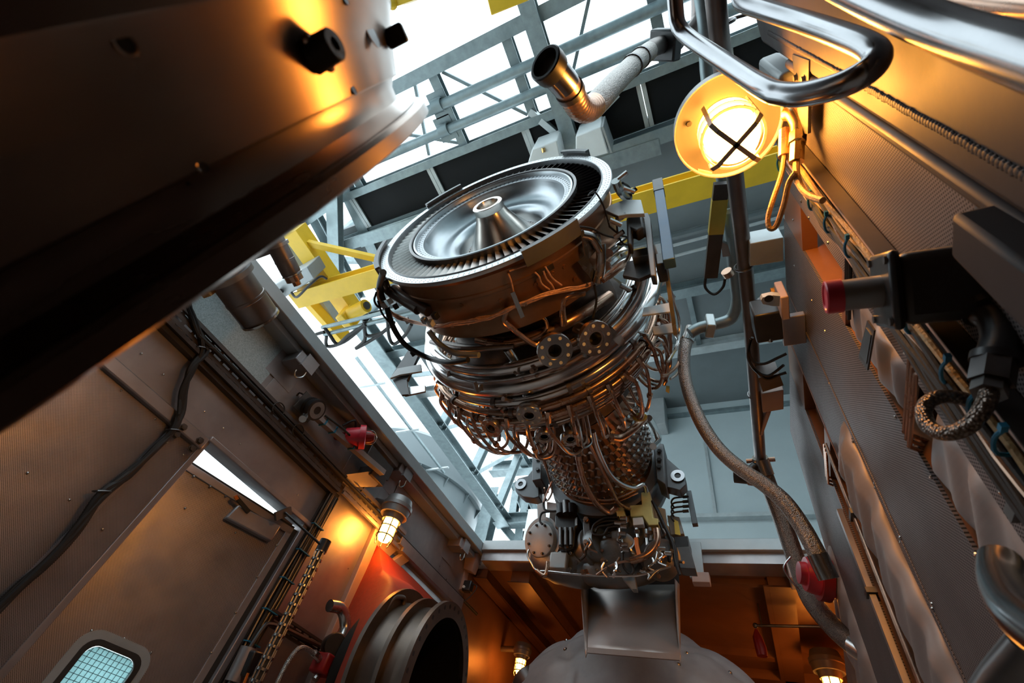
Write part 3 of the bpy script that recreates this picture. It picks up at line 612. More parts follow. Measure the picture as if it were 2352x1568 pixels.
# window of the door: rounded frame, gasket, wired glass
W2, HH = .175, .55
def rrect(hw, hh, rad, cz, off):
    P = []
    for qx, qz, a0 in ((1, 1, 0), (-1, 1, 90), (-1, -1, 180), (1, -1, 270)):
        for k in range(7):
            a = R(a0 + 15 * k); P.append(hd(s0 + qx * (hw - rad) + rad * math.cos(a), cz + qz * (hh - rad) + rad * math.sin(a), off))
    return P
cz = z0 + .03 - HH / 2
win = obj('window', MB().plate(rrect(W2 - .06, HH / 2 - .06, .05, cz, .010), dn * .004), 'wired_glass', door)
def ring(h1, h2, r1, r2, off, t):
    a, b_ = rrect(*h1, r1, cz, off), rrect(*h2, r2, cz, off); n = len(a); mb = MB()
    vs = a + b_ + [p + dn * t for p in a] + [p + dn * t for p in b_]
    fs = []
    for i in range(n):
        j = (i + 1) % n; fs += [(2 * n + i, 2 * n + j, 3 * n + j, 3 * n + i), (i, j, 2 * n + j, 2 * n + i), (n + j, n + i, 3 * n + i, 3 * n + j)]
    return mb.add(vs, fs)
obj('window_frame', ring((W2, HH / 2), (W2 - .035, HH / 2 - .035), .085, .06, .001, .010), 'grey_box', door)
obj('gasket', ring((W2 - .035, HH / 2 - .035), (W2 - .058, HH / 2 - .058), .06, .05, .004, .018), 'rubber', door)
rivet_row(door, [dp(x, y, .003) for x, y in [(210, 1448), (285, 1466), (347, 1498), (140, 1525), (425, 1167), (541, 1223)]], dn, .007)
# backing hall light behind the door glass is the sky itself; door closer box with arm
a, b_, c, d = dp(511, 1192, .002), dp(540, 1163, .002), dp(637, 1210, .002), dp(614, 1246, .002)
cl = thing('door_closer', 'long dark box on the upper corner of the metal door', 'door closer', (a + c) / 2)
obj('housing', MB().plate([a, b_, c, d], dn * .055), 'wall_plain', cl, bevel=.008)
obj('arm', MB().bar(dp(541, 1140, .07), dp(572, 1176, .07), .022, .012, dn), 'black', cl)
obj('arm_tab', MB().bar(dp(540, 1138, .08), dp(545, 1147, .08), .018, .012, dn), 'orange_plastic', cl)
st = thing('door_stay', 'thin black rod joining the door head to the clear conduit', 'door stay', lw(655, 1175))
obj('bracket', MB().bar(lw(632, 1186, XW + .05), lw(668, 1172, XW + .06), .05, .02, (1, 0, 0)), 'steel_dark', st)
obj('rod', MB().tube([lw(655, 1177, XW + .07), lw(735, 1249, -2.45)], .008, 8), 'black', st)
# ---- black cable bundle over the perforated panels
P = [(428, 690), (448, 745), (470, 800), (440, 850), (420, 900), (413, 950), (398, 985), (360, 1030), (290, 1090), (235, 1135), (175, 1215), (110, 1290), (50, 1345), (-30, 1420)]
cb = thing('cable_bundle', 'thick bundle of black cables hanging over the left panels', 'cables', lw(360, 1030, XW + .05))
rr = random.Random(5)
for k in range(7):
    pts = [lw(x + rr.uniform(-6, 6), y + rr.uniform(-6, 6), XW + .05 + .02 * rr.random()) for x, y in P]
    if k > 4: pts = pts[5:]
    obj('cable', MB().tube(pts, rr.choice([.011, .013, .015]), 8, smooth=5), 'cable_black', cb)
for x, y in [(398, 988), (234, 1128), (462, 800)]:
    p = lw(x, y, XW + .06); obj('cable_tie', MB().tube([p + V((.03 * math.cos(a * math.pi / 4), .03 * math.sin(a * math.pi / 4), .03 * math.sin(a * math.pi / 4) * .6)) for a in range(8)], .004, 6, closed=True), 'steel_dark', cb)
obj('tie_tail', MB().tube([lw(462, 803, XW + .06), lw(480, 798, XW + .12), lw(500, 800, XW + .16)], .003, 6, smooth=4), 'steel', cb)
# ---- perforated cable tray along the wall
def tray(nm, y0, y1, z_, wd, x0, m_, lab, cables=0, tilt=0):
    t = thing(nm, lab, 'cable tray', (x0, (y0 + y1) / 2, z_))
    mb = MB()
    rows = 3; L = .075; g = .022; y = y0; i = 0
    for r_ in range(rows + 1):
        zz_ = z_ - wd / 2 + wd * r_ / rows
        mb.box((x0, y0, zz_ - wd / rows * .32), (x0 + .003, y1, zz_ + wd / rows * .32)) if 0 < r_ < rows else mb.box((x0, y0, zz_ - wd / rows * .3), (x0 + .02, y1, zz_ + wd / rows * .3))
    while y < y1:
        for r_ in range(rows):
            zz_ = z_ - wd / 2 + wd * (r_ + .5) / rows; oy = (L / 2 if r_ % 2 else 0)
            mb.box((x0, y + oy, zz_ - wd / rows * .2), (x0 + .003, min(y1, y + oy + g), zz_ + wd / rows * .2))
        y += L
    obj('tray', mb, m_, t)
    return t
t = tray('cable_tray', .30, 2.10, 2.50, .12, XW + .05, 'dark_plate', 'dark slotted cable tray along the upper left wall')
obj('cover_strip', MB().box((XW, .3, 2.40), (XW + .045, 2.10, 2.44)), 'dark_plate', t)
tray('slotted_tray', 2.14, 2.95, 2.52, .13, XW + .05, 'wall_plain', 'slotted tray glowing in the light of the left lamp')
single('black_conduit', MB().tube([lw(455, 770, XW + .07), lw(560, 868, XW + .07), lw(780, 1090, XW + .07), lw(930, 1240, XW + .07), lw(1095, 1410, XW + .07)], .014, 8, smooth=4), 'cable_black', 'thin black conduit along the upper edge of the wall tray', 'conduit')
for k, (x, y) in enumerate([(640, 940), (685, 990)]):
    p = lw(x, y, XW + .08); single('wire_loop', MB().tube([p + V((0, .045 * math.cos(a * math.tau / 10), .045 * math.sin(a * math.tau / 10))) for a in range(9)], .004, 6, smooth=3), 'cable_black', ['small wire loop on the conduit left of the black sensor', 'small wire loop on the conduit below the black sensor'][k], 'wire', 'wire loops on the conduit')
# vertical cable run beside the door
vr = thing('riser_cables', 'vertical run of dark cables between door and lit panel', 'cables', (XW + .03, 2.1, 1.5))
for k in range(8):
    y = 2.065 + k * .011; pts = [(XW + .03 + rr.uniform(0, .02), y + rr.uniform(-.004, .004), z_) for z_ in (.9, 1.3, 1.7, 2.1, 2.4)]
    obj('cable', MB().tube(pts, .0065, 6, smooth=4), 'cable_black' if k % 3 else 'steel_dark', vr)
for z_ in (1.45, 1.62, 1.8, 1.98, 2.16): obj('cable_tie', MB().box((XW + .02, 2.055, z_), (XW + .062, 2.155, z_ + .006)), 'tie_blue', vr)
obj('back_channel', MB().box((XW, 2.06, .8), (XW + .022, 2.16, 2.44)), 'black', vr)
p = lw(860, 1120, XW + .1); single('corner_gusset', MB().plate([lw(770, 1100, XW + .03), lw(842, 1090, XW + .12), lw(862, 1118, XW + .12), lw(800, 1118, XW + .03)], (.02, 0, .03)), 'wall_plain', 'small dark gusset where tray and cable riser meet', 'gusset')
# clear slotted conduit hanging in front of the wall
t = thing('clear_conduit', 'slotted clear conduit hanging in front of the lit panel', 'conduit', lw(660, 1400, -2.4))
a, c = lw(742, 1255, -2.45), lw(575, 1590, -2.45)
mb = MB(); ax = (c - a).normalized(); L = (c - a).length; x_, y_, _ = basis(ax)
for k in range(6):
    an = k * math.tau / 6; mb.tube([a + (x_ * math.cos(an) + y_ * math.sin(an)) * .026, c + (x_ * math.cos(an) + y_ * math.sin(an)) * .026], .006, 6)
obj('rails', mb, 'steel', t)
obj('core', MB().tube([a, c], .021, 10), 'steel_dark', t)
for k in range(14): obj('clip', MB().lathe([(-.006, .029), (.006, .029), (.006, .034), (-.006, .034)], a + ax * (L * (k + .6) / 14.5), ax, 14, closed=True), 'steel', t)
obj('end_cap', MB().tube([a - ax * .04, a + ax * .03], .036, 12), 'black', t)
# post and brace of the frame around the duct opening
single('frame_post', MB().bar((XW + .02, 2.70, 1.2), (XW + .02, 2.66, 2.50), .085, .05, (1, 0, 0)), 'primer', 'primed upright post beside the lit panel', 'post', bevel=.006)
pa, pb = lw(845, 1335, XW + .03), lw(935, 1275, XW + .03)
single('frame_brace_bar', MB().bar(pa, pb + (pb - pa) * .1, .085, .05, (1, 0, 0)), 'primer', 'primed slanting brace between post and wall tray', 'brace', bevel=.006)
single('gusset_plate', MB().plate([lw(872, 1218, XW + .012), lw(912, 1262, XW + .012), lw(853, 1312, XW + .012)], (.006, 0, 0)), 'primer', 'triangular primed plate under the left lamp', 'plate')
# ---- lamps
def lamp_small(nm, pos, lab, arm=None, arm_to=None, size=1.0):
    t = thing(nm, lab, 'lamp', pos, None); p = V(pos); s = size
    obj('housing', MB().lathe([(0, 1e-4), (0, .108 * s), (.05 * s, .115 * s), (.055 * s, .122 * s), (.085 * s, .122 * s), (.09 * s, .113 * s), (.14 * s, .10 * s), (.15 * s, 1e-4)], p, (0, 0, 1), 32), 'lamp_body', t)
    obj('collar', MB().lathe([(-.045 * s, .058 * s), (-.045 * s, .075 * s), (0, .085 * s), (0, .05 * s)], p, (0, 0, 1), 24, closed=True), 'lamp_body', t)
    g = obj('glass', MB().lathe([(-.04 * s, .055 * s), (-.17 * s, .052 * s), (-.20 * s, .04 * s), (-.215 * s, 1e-4)], p, (0, 0, 1), 24), 'bulb_small', t)
    for k in range(6):
        a = k * math.tau / 6 + .3; d = V((math.cos(a), math.sin(a), 0)) * .068 * s
        obj('guard_bar', MB().tube([p + d + V((0, 0, -.03 * s)), p + d + V((0, 0, -.2 * s)), p + d * .8 + V((0, 0, -.228 * s))], .0045 * s, 6), 'steel_dark', t)
    for z_ in (-.10, -.17): obj('guard_ring', MB().lathe([(z_ * s - .004, .064 * s), (z_ * s + .004, .064 * s), (z_ * s + .004, .071 * s), (z_ * s - .004, .071 * s)], p, (0, 0, 1), 24, closed=True), 'steel_dark', t)
    if arm_to is not None:
        obj('arm', MB().cyl(p + V((0, 0, .08 * s)), arm_to, .035 * s, seg=14), 'lamp_body', t)
    return t
pL = lw(904, 1185, -2.50); lamp_small('bulkhead_lamp', pL, 'lit caged lamp on the left wall above the lit panel', arm_to=V((XW, pL.y - .05, pL.z + .1)))
# ---- sensor on plate, strut channel, beacon
p = lw(712, 935, -2.62)
t = thing('pressure_sensor', 'black round sensor on a square steel plate high on the left wall', 'sensor', p)
obj('plate', MB().plate([lw(673, 933, -2.64), lw(703, 898, -2.64), lw(738, 938, -2.64), lw(706, 970, -2.64)], (.006, 0, 0)), 'steel_dark', t)
ax = (lw(722, 932, -2.5) - p); ax = V((1, .25, -.35)).normalized()
obj('mount_stub', MB().cyl(p, V((XW, p.y - .02, p.z)), .03, seg=12), 'black', t)
obj('body', MB().lathe([(0, 1e-4), (0, .075), (.02, .075), (.022, .068), (.04, .068), (.042, .075), (.075, .075), (.077, 1e-4)], p, ax, 28), 'black', t)
obj('face', MB().lathe([(.076, .028), (.08, .028), (.08, .060), (.076, .060)], p, ax, 28, closed=True), 'steel', t)
obj('gland', MB().cyl(lw(700, 955, -2.58), lw(695, 962, -2.54), .024, seg=12), 'steel', t)
obj('clip', MB().tube([lw(682, 908, -2.62), lw(688, 902, -2.57), lw(695, 905, -2.62)], .006, 6, smooth=3), 'black', t)
p0 = lw(722, 952, -2.62); p1 = onz(880, 1086, p0.z + .02)
t = thing('strut_channel', 'slotted dark strut channel from the sensor to a wall bracket', 'channel', p0)
obj('channel', MB().chan(p0, p1, .05, .04, .004, (0, 0, 1)), 'wall_plain', t)
obj('cable', MB().tube([p0 + V((.04, .05, .03)), p0 + (p1 - p0) * .3 + V((.05, 0, .03)), p0 + (p1 - p0) * .6 + V((.03, 0, .03))], .008, 8, smooth=4), 'cable_black', t)
for f_ in (.12, .25, .52): q = p0 + (p1 - p0) * f_; obj('cable_tie', MB().box(q - V((.028, .004, .026)), q + V((.034, .004, .03))), 'tie_blue', t)
p = lw(826, 1003, -2.52)
t = thing('beacon', 'red warning beacon with wire guard under the left rim', 'beacon', p)
ax = (V((.55, .45, .25))).normalized()
obj('mount_stub', MB().cyl(p - ax * .08, V((XW, p.y - .06, p.z - .02)), .03, seg=12), 'red_dark', t)
obj('base', MB().lathe([(-.10, 1e-4), (-.10, .062), (.0, .072), (.004, 1e-4)], p, ax, 28), 'red', t)
obj('flange', MB().lathe([(0, 1e-4), (0, .090), (.04, .090), (.045, .082), (.046, 1e-4)], p, ax, 32), 'red', t)
obj('lens', MB().lathe([(.045, .05), (.08, .048), (.105, .03), (.112, 1e-4)], p, ax, 24), 'red_dark', t)
x_, y_, z_ = basis(ax)
for d in (x_, y_): obj('guard_wire', MB().tube([p + d * .06 + ax * .045, p + d * .055 + ax * .1, p + ax * .125, p - d * .055 + ax * .1, p - d * .06 + ax * .045], .003, 6, smooth=3), 'steel', t)
obj('lead', MB().tube([p - ax * .06 + V((0, 0, .06)), p + V((-.02, -.10, .08)), p + V((-.06, -.14, .0))], .009, 8, smooth=4), 'cable_black', t)
# ---- brackets with hooks below the rim
for k, (x, y) in enumerate([(668, 838), (900, 1085), (1037, 1252)]):
    p = lw(x, y, XW + .01)
    t = thing('hook_bracket', ['rim bracket nearest the drum with a bent hook', 'rim bracket above the left lamp with a hanging hook', 'rim bracket nearest the far corner with a hanging hook'][k], 'bracket', p, 'hook brackets under the left rim')
    obj('block', MB().box((XW + .005, p.y - .07, p.z - .04), (XW + .15, p.y + .07, p.z + .05)), 'wall_plain', t, bevel=.006)
    obj('back_plate', MB().box((XW + .002, p.y - .12, p.z - .16), (XW + .009, p.y + .12, p.z + .04)), 'wall_plain', t, bevel=.002)
    obj('lip', MB().box((XW + .14, p.y - .02, p.z - .05), (XW + .17, p.y + .09, p.z + .06)), 'wall_plain', t)
    h = V((XW + .155, p.y + .05, p.z - .04))
    obj('hook', MB().tube([h, h + V((0, 0, -.06)), h + V((.0, -.035, -.10)), h + V((0, -.06, -.085)), h + V((0, -.065, -.06))], .0055, 8, smooth=5), 'steel', t)
p = lw(840, 1075, XW + .01)
single('beam_bracket', MB().angle((XW + .14, p.y - .16, p.z - .02), (XW + .14, p.y + .16, p.z - .02), .02, .12, .02).box((XW, p.y - .05, p.z - .1), (XW + .16, p.y + .12, p.z - .02)), 'dark_plate', 'dark angle bracket carrying the far end of the strut channel', 'bracket', bevel=.004)
single('hanging_lead', MB().tube([lw(838, 1040, XW + .1), lw(860, 1062, XW + .12), lw(852, 1095, XW + .12), lw(828, 1128, XW + .05)], .006, 6, smooth=5), 'cable_black', 'thin lead curving down right of the strut channel', 'wire')
# ---- nozzle canisters sticking out from behind the drum
def canister(nm, a, c, r, lab):
    t = thing(nm, lab, 'canister', (V(a) + V(c)) / 2); a, c = V(a), V(c); ax = (c - a).normalized(); L = (c - a).length
    obj('body', MB().lathe([(0, 1e-4), (0, r), (L * .55, r), (L * .56, r * 1.03), (L * .60, r * 1.03), (L * .61, r), (L * .9, r), (L * .96, r * .96), (L, r * .82), (L, 1e-4)], a, ax, 36), 'pipe_dark', t)
    obj('clamp_band', MB().lathe([(L * .12, r), (L * .12, r * 1.22), (L * .2, r * 1.22), (L * .2, r)], a, ax, 36, closed=True), 'lamp_body', t)
    obj('rim', MB().lathe([(L * .95, r * .9), (L * .95, r * 1.04), (L * .985, r * 1.04), (L * .985, r * .8)], a, ax, 36, closed=True), 'steel', t)
    m_ = a + ax * L * .16; obj('wall_strap', MB().box((XW, m_.y - .03, m_.z - .02), (m_.x, m_.y + .03, m_.z + .02)), 'lamp_body', t)
    return t, a, c, ax
t, a, c, ax = canister('nozzle_canister', lw(510, 610, -2.25), lw(600, 735, -2.30), .105, 'large stained steel canister below the drum rim by the left wall')
obj('tail_cap', MB().cyl(a - ax * .14, a, .085, seg=24), 'lamp_body', t)
obj('latch', MB().box(a + V((-.1, .02, -.14)), a + V((-.04, .09, -.08))), 'brass', t)
obj('nut', MB().bolt(a + V((.10, -.03, .02)), (1, 0, 0), .02, .03), 'brass', t)
t, a, c, ax = canister('small_canister', onx(628, 548, -2.0), onx(672, 632, -2.02), .052, 'slim dark canister hanging beside the yellow crane beam')
obj('tip', MB().lathe([(0, .03), (.0, .048), (.03, .048), (.035, .02)], c, ax, 12).bolt(c + ax * .03, ax, .022, .03), 'bronze', t)
# ================================================================ right wall fittings
# big caged lamp
lp = ond(1667, 288, 1.80)
t = thing('caged_lamp', 'big glowing caged lamp with dished reflector on the right wall', 'lamp', lp)
RL = .158
obj('reflector', MB().lathe([(-.005, RL), (.0, RL * .985), (.018, RL * .86), (.035, RL * .66), (.045, RL * .5), (.05, .02), (.062, .02), (.058, RL * .52), (.046, RL * .72), (.024, RL * .93), (.006, RL * 1.01)], lp, (0, 0, 1), 56, closed=True), 'lamp_reflector', t)
obj('rim_band', MB().lathe([(-.03, RL * 1.0), (-.03, RL * 1.025), (.012, RL * 1.03), (.03, RL * .95), (.028, RL * .93), (.008, RL * 1.0)], lp, (0, 0, 1), 56, closed=True), 'lamp_body', t)
obj('housing', MB().lathe([(.06, .09), (.06, .095), (.16, .09), (.18, .07), (.18, 1e-4)], lp, (0, 0, 1), 32), 'lamp_body', t)
gz = -.10
obj('globe', MB().lathe([(.03, .070), (-.05, .078), (-.03 + gz, .079), (-.065 + gz, .070), (-.09 + gz, .045), (-.098 + gz, 1e-4)], lp, (0, 0, 1), 36), 'bulb_big', t)
for z_, r in ((-.03, .088), (-.085, .090), (-.145, .090)):
    obj('guard_ring', MB().lathe([(z_ - .004, r - .005), (z_ + .004, r - .005), (z_ + .004, r + .003), (z_ - .004, r + .003)], lp, (0, 0, 1), 40, closed=True), 'lamp_body', t)
for k in range(2):
    a = R(52 + 90 * k); d = V((math.cos(a), math.sin(a), 0)); s_ = V((-d.y, d.x, 0))
    P = [lp + d * .092 + V((0, 0, .02)), lp + d * .092 + V((0, 0, -.19)), lp + d * .07 + V((0, 0, -.21)), lp - d * .07 + V((0, 0, -.21)), lp - d * .092 + V((0, 0, -.19)), lp - d * .092 + V((0, 0, .02))]
    mb = MB()
    for p, q in zip(P, P[1:]): mb.bar(p, q + (q - p).normalized() * .004, .013, .006, s_) if 0 else mb.bar(p, q, .006, .014, s_)
    obj('guard_strap', mb, 'lamp_body', t)
p = lp + V((-.085, .13, .02)); obj('rim_tab', MB().cbox(p, (-.5, .8, 0), (0, 0, 1), .05, .06, .008), 'lamp_body', t)
for a in (80, 200, 320):
    d = V((math.cos(R(a)), math.sin(R(a)), 0)); obj('clip', MB().bolt(lp + d * RL * .72 + V((0, 0, .022)), (0, 0, -1), .008, .008), 'lamp_reflector', t)
# junction box, elbow and gland behind the lamp, bracket on the wall
bx = ond(1806, 285, 1.80)
t2 = obj('junction_box', MB().cbox(bx + V((.03, .03, .10)), (0, 0, 1), (0, 1, 0), .10, .11, .10), 'lamp_body', t, bevel=.012)
e0 = ond(1820, 262, 1.74); e1 = ond(1833, 285, 1.71); e2 = ond(1830, 335, 1.66); e3 = ond(1829, 372, 1.62)
obj('conduit_elbow', MB().tube([ond(1808, 262, 1.76), e0, e1, ond(1833, 310, 1.685)], .021, 14, smooth=5), 'brass', t)
obj('cable_gland', MB().tube([ond(1832, 308, 1.685), ond(1831, 330, 1.66), ond(1831, 331, 1.66), ond(1829, 372, 1.63)], [.024, .024, .02, .02], 8), 'brass', t)
obj('second_gland', MB().tube([ond(1803, 300, 1.76), ond(1802, 360, 1.70)], .018, 10), 'bronze', t)
br = thing('wall_bracket', 'drilled flat bracket plate holding the big lamp to the wall', 'bracket', rw(1850, 200, .35))
obj('plate', MB().plate([rw(1827, 122, .355), rw(1866, 136, .355), rw(1863, 305, .355), rw(1843, 304, .355)], (-.008, 0, 0)), 'steel_dark', br)
for x, y in ((1830, 178), (1848, 182)): obj('bolt', MB().bolt(rw(x, y, .347), (-1, 0, 0), .009, .008), 'steel_dark', br)
# bluish box behind the bracket
single('wall_box', MB().box((.33, .44, 2.62), (.40, .70, 2.93)), 'grey_box', 'bluish grey box on the right wall behind the lamp bracket', 'box', bevel=.015)
# lamp leads
t = thing('lamp_lead', 'amber lit cable hanging in a long loop below the big lamp', 'cable', ond(1780, 450, 1.5))
obj('loop', MB().tube([ond(1802, 355, 1.70), ond(1795, 400, 1.66), ond(1775, 460, 1.60), ond(1764, 500, 1.58), ond(1768, 524, 1.57), ond(1783, 518, 1.57), ond(1800, 470, 1.57), ond(1812, 420, 1.57), ond(1828, 395, 1.56)], .0075, 8, smooth=6), 'cable_tan', t)
obj('lead', MB().tube([ond(1829, 370, 1.63), ond(1830, 400, 1.58), ond(1840, 430, 1.54), ond(1860, 450, 1.49), ond(1890, 460, 1.44)], .009, 8, smooth=6), 'cable_tan', t)
# ---- hand rails in the foreground (bent steel tube)
single('guard_rail', MB().tube([ond(1548, -60, 1.62), ond(1552, 20, 1.60), ond(1560, 62, 1.58), ond(1590, 92, 1.52), ond(1690, 160, 1.28), ond(1760, 204, 1.12), ond(1800, 216, 1.07), ond(1850, 216, 1.03), ond(1930, 196, .99), ond(1990, 165, .98), ond(2014, 135, 1.0), ond(2000, 112, 1.03), ond(1950, 88, 1.10), ond(1850, 52, 1.28), ond(1760, 24, 1.42), ond(1712, 8, 1.50), ond(1700, -10, 1.53), ond(1704, -60, 1.56)], .0205, 18, smooth=6), 'steel_polish', 'bent steel guard rail loop in front of the big lamp', 'rail')
single('hand_rail', MB().tube([ond(1880, -60, 1.0), ond(2010, 2, .86), ond(2180, 72, .72), ond(2352, 128, .60), ond(2500, 175, .53)], .0215, 20, smooth=6), 'steel_polish', 'straight thick steel handrail crossing the upper right corner', 'rail')
single('rear_rail', MB().tube([ond(2150, -16, .95), ond(2260, 2, .86), ond(2370, 12, .78), ond(2480, 18, .72)], .014, 14, smooth=4), 'bronze', 'amber lit rail at the extreme upper right edge', 'rail')
single('lower_rail', MB().tube([ond(2298, 1290, .86), ond(2300, 1330, .82), ond(2322, 1382, .76), ond(2362, 1430, .70), ond(2440, 1490, .64)], .0215, 18, smooth=6), 'steel_polish', 'bent steel rail end at the lower right edge', 'rail')
single('dark_rail', MB().tube([ond(2270, 1620, .80), ond(2310, 1560, .78), ond(2370, 1490, .76)], .02, 14), 'steel_dark', 'dark rail piece in the lower right corner', 'rail')
# ---- vertical cable tray with bundles
tr_ = thing('wall_cable_tray', 'cable tray with tan wires running down the perforated right wall', 'cable tray', (XR - .02, .73, 1.9))
obj('tray', MB().chan((XR - .02, .70, 2.72), (XR - .02, .74, .9), .11, .035, .003, (-1, 0, 0)), 'dark_plate', tr_)
obj('edge_rail', MB().bar((XR - .012, .655, 2.70), (XR - .012, .69, .9), .006, .05, (-1, 0, 0)).bar((XR - .012, .775, 2.72), (XR - .012, .80, .9), .006, .04, (-1, 0, 0)), 'primer', tr_)
rr = random.Random(11)
for k in range(11):
    y0 = .668 + k * .0085; pts = []; r = rr.choice([.003, .004, .0045, .006])
    for j in range(12): pts.append((XR - .034 - rr.uniform(0, .012), y0 + .038 * j / 11 + rr.uniform(-.009, .009), 2.70 - j * .16))
    obj('cable', MB().tube(pts, r, 7, smooth=3), ['cable_tan', 'cable_black', 'cable_tan', 'cable_black', 'bronze'][k % 5] if k < 7 else 'cable_black', tr_)
for k, (x, y) in enumerate([(1790, 375), (1862, 460), (1900, 510), (1948, 565), (2012, 650), (2090, 735), (2175, 848), (2240, 925), (2300, 1010)]):
    p = rw(x, y, XR - .05); tt = obj('cable_tie', MB().tube([p + V((.0, -.022, 0)), p + V((-.006, 0, .003)), p + V((.0, .03, 0)), p + V((.03, .034, 0))], .0032, 6, smooth=3), 'tie_blue', tr_)
    obj('tie_head', MB().box(p + V((-.006, -.032, -.004)), p + V((.002, -.020, .004))), 'tie_blue', tt)
# ---- slot bands: pockets and quilted blankets
def blanket(nm, y0, y1, z0, z1, x, lab, seed, amp=.02, m_='blanket_right'):
    rg = random.Random(seed); ph = [(rg.uniform(3, 9), rg.uniform(0, 6), rg.uniform(.3, 1)) for _ in range(5)]
    def fn(u, v):
        e = min(1, 6 * min(u, 1 - u)) * min(1, 10 * min(v, 1 - v)); y = y0 + (y1 - y0) * u; z = z0 + (z1 - z0) * v
        b_ = sum(a * math.sin(f * 6 * v + p + 2 * u * f * .5) for f, p, a in ph) / 3
        return V((x - e ** .5 * (.018 + amp * (.5 + .5 * b_)), y + .012 * math.sin(9 * v + ph[0][1]) * (1 if u < .1 else .3), z))
    return single(nm, MB().grid(fn, 20, 60), m_, lab, 'blanket', solid=.004, sharp=80)
blanket('insulation_blanket', .925, 1.095, 1.80, 2.19, XR + .03, 'quilted blanket below the upper wall pocket', 1)
blanket('insulation_blanket', .915, 1.095, 1.05, 1.70, XR + .03, 'long quilted blanket between perforated fields behind the lower rail', 2)
blanket('insulation_blanket', 1.56, 1.80, 1.25, 2.22, XR + .014, 'tattered long blanket over the second band of the right wall', 3, .05)
blanket('insulation_blanket', 2.75, 3.3, 1.2, 2.45, XR + .02, 'dark bulging blanket at the far end of the right wall', 4, .05)
# label pouch on the upper blanket
p = [rw(1996, 735, XR - .03), rw(2012, 758, XR - .03), rw(1996, 850, XR - .03), rw(1975, 820, XR - .03)]
lt = thing('label_tag', 'small metal tag plate on the upper wall blanket', 'tag', p[0]); obj('plate', MB().plate(p, (-.004, 0, 0)), 'dark_plate', lt)
c_ = sum(p, V((0, 0, 0))) / 4; obj('inset', MB().plate([c_ + (q - c_) * .72 + V((-.0045, 0, 0)) for q in p], (-.001, 0, 0)), 'steel_dark', lt)
for k, (x, y, lab) in enumerate([(2093, 800, 'bundle of bent tubes leaving the wall slot below the upper blanket'), (1936, 575, 'bundle of short tubes crossing the wall above the upper blanket'), (1893, 1010, 'bundle of bent tubes in the second wall slot')]):
    ptl = rw(x, y, XR - .02); t = thing('tube_bundle', lab, 'tubes', ptl)
    for j in range(3):
        o_ = j * .014; yb = ptl.y + o_ * .6
        if k == 1: P = [(XR - .01 - .0 * j, yb - .08, ptl.z - j * .013), (XR - .012, yb + .2, ptl.z - j * .013)]
        else: P = [(XR + .03, yb + .30, ptl.z - o_), (XR - .015, yb + .26, ptl.z - o_), (XR - .02, yb + .03, ptl.z - o_), (XR - .02, yb, ptl.z - o_ - .02), (XR - .02, yb - .01, ptl.z - .9)]
        obj('tube', MB().tube(P, .0052, 8), 'bronze' if k != 1 else 'black', t)
    if k != 1: obj('clip', MB().cbox((XR - .022, ptl.y, ptl.z - .35), (-1, 0, 0), (0, 0, 1), .06, .02, .02), 'steel_dark', t)
# pipe pair on the far field
t = thing('pipe_pair', 'pale square conduit running down the far perforated field', 'conduit', rw(1990, 1340))
a, c = rw(1928, 1173, XR - .01), rw(2081, 1568, XR - .01); obj('conduit', MB().bar(a, c + (c - a) * .3, .03, .02, (-1, 0, 0)), 'wall_plain', t)
obj('clip', MB().cbox(a + (c - a) * .55, (-1, 0, 0), c - a, .05, .02, .035), 'steel_dark', t)
wr = bpy.data.objects['wall_right']
rivet_row(wr, [rw(x, y, XR - .001) for x, y in [(1946, 240), (2017, 287), (2113, 350), (2238, 435), (1840, 462), (1822, 505), (1858, 500), (1902, 557), (1825, 610), (1865, 690), (1895, 760), (2003, 705), (2079, 810), (1905, 880)]], (-1, 0, 0), .0055)
rivet_row(wr, [rw(x, y, XR - .001) for x, y in [(1958, 1007), (1959, 1014), (2009, 1110), (2010, 1120), (2068, 1234), (2069, 1245), (2141, 1387), (2142, 1398), (1965, 1080), (2015, 1190), (2056, 958), (2138, 1096), (2242, 1274)]], (-1, 0, 0), .005)
rivet_row(wr, [rw(x, y, XR - .001) for x, y in [(2175, 945), (2302, 1130)]], (-1, 0, 0), .0065)
b = MB().bolt(rw(2280, 470, XR - .004), (-1, 0, 0), .012, .014); single('wall_bolt', b, 'steel_dark', 'hex bolt on the wall just above the black detector', 'bolt')
# ---- flame detector: black body, red cap, conduit elbow, on a bent bracket box
hb_ = thing('bracket_box', 'plain grey metal box on the wall above the black detector', 'box', rw(2270, 560))
q0, q1, q2, q3 = rw(2180, 490, XR - .06), rw(2250, 468, XR - .02), rw(2400, 590, XR - .02), rw(2400, 640, XR - .06)
obj('cover', MB().plate([rw(2182, 488, XR - .07), rw(2390, 640, XR - .07), rw(2390, 810, XR - .07), rw(2180, 590, XR - .07)], (.075, 0, 0)), 'wall_near_plain', hb_, bevel=.008)
dc = ond(2185, 650, 1.02)
t = thing('flame_detector', 'black boxy detector with a red cap on the right wall', 'detector', dc)
ax = (ond(2030, 668, 1.02) - ond(2100, 660, 1.03)).normalized(); up_ = (ond(2185, 590, 1.02) - ond(2185, 710, 1.02)).normalized()
bd = obj('body', MB().cbox(dc + ax * .0, ax, up_, .115, .115, .16), 'black', t, bevel=.016)
obj('front_plate', MB().cbox(dc + ax * .083, ax, up_, .122, .128, .016), 'black', t, bevel=.014)
x_, y_, z_ = basis(ax, up_)
for sx_ in (-1, 1):
    for sy_ in (-1, 1): obj('corner_screw', MB().cyl(dc + ax * .090 + x_ * .048 * sx_ + y_ * .05 * sy_, dc + ax * .0945 + x_ * .048 * sx_ + y_ * .05 * sy_, .007, seg=10), 'steel_dark', t)
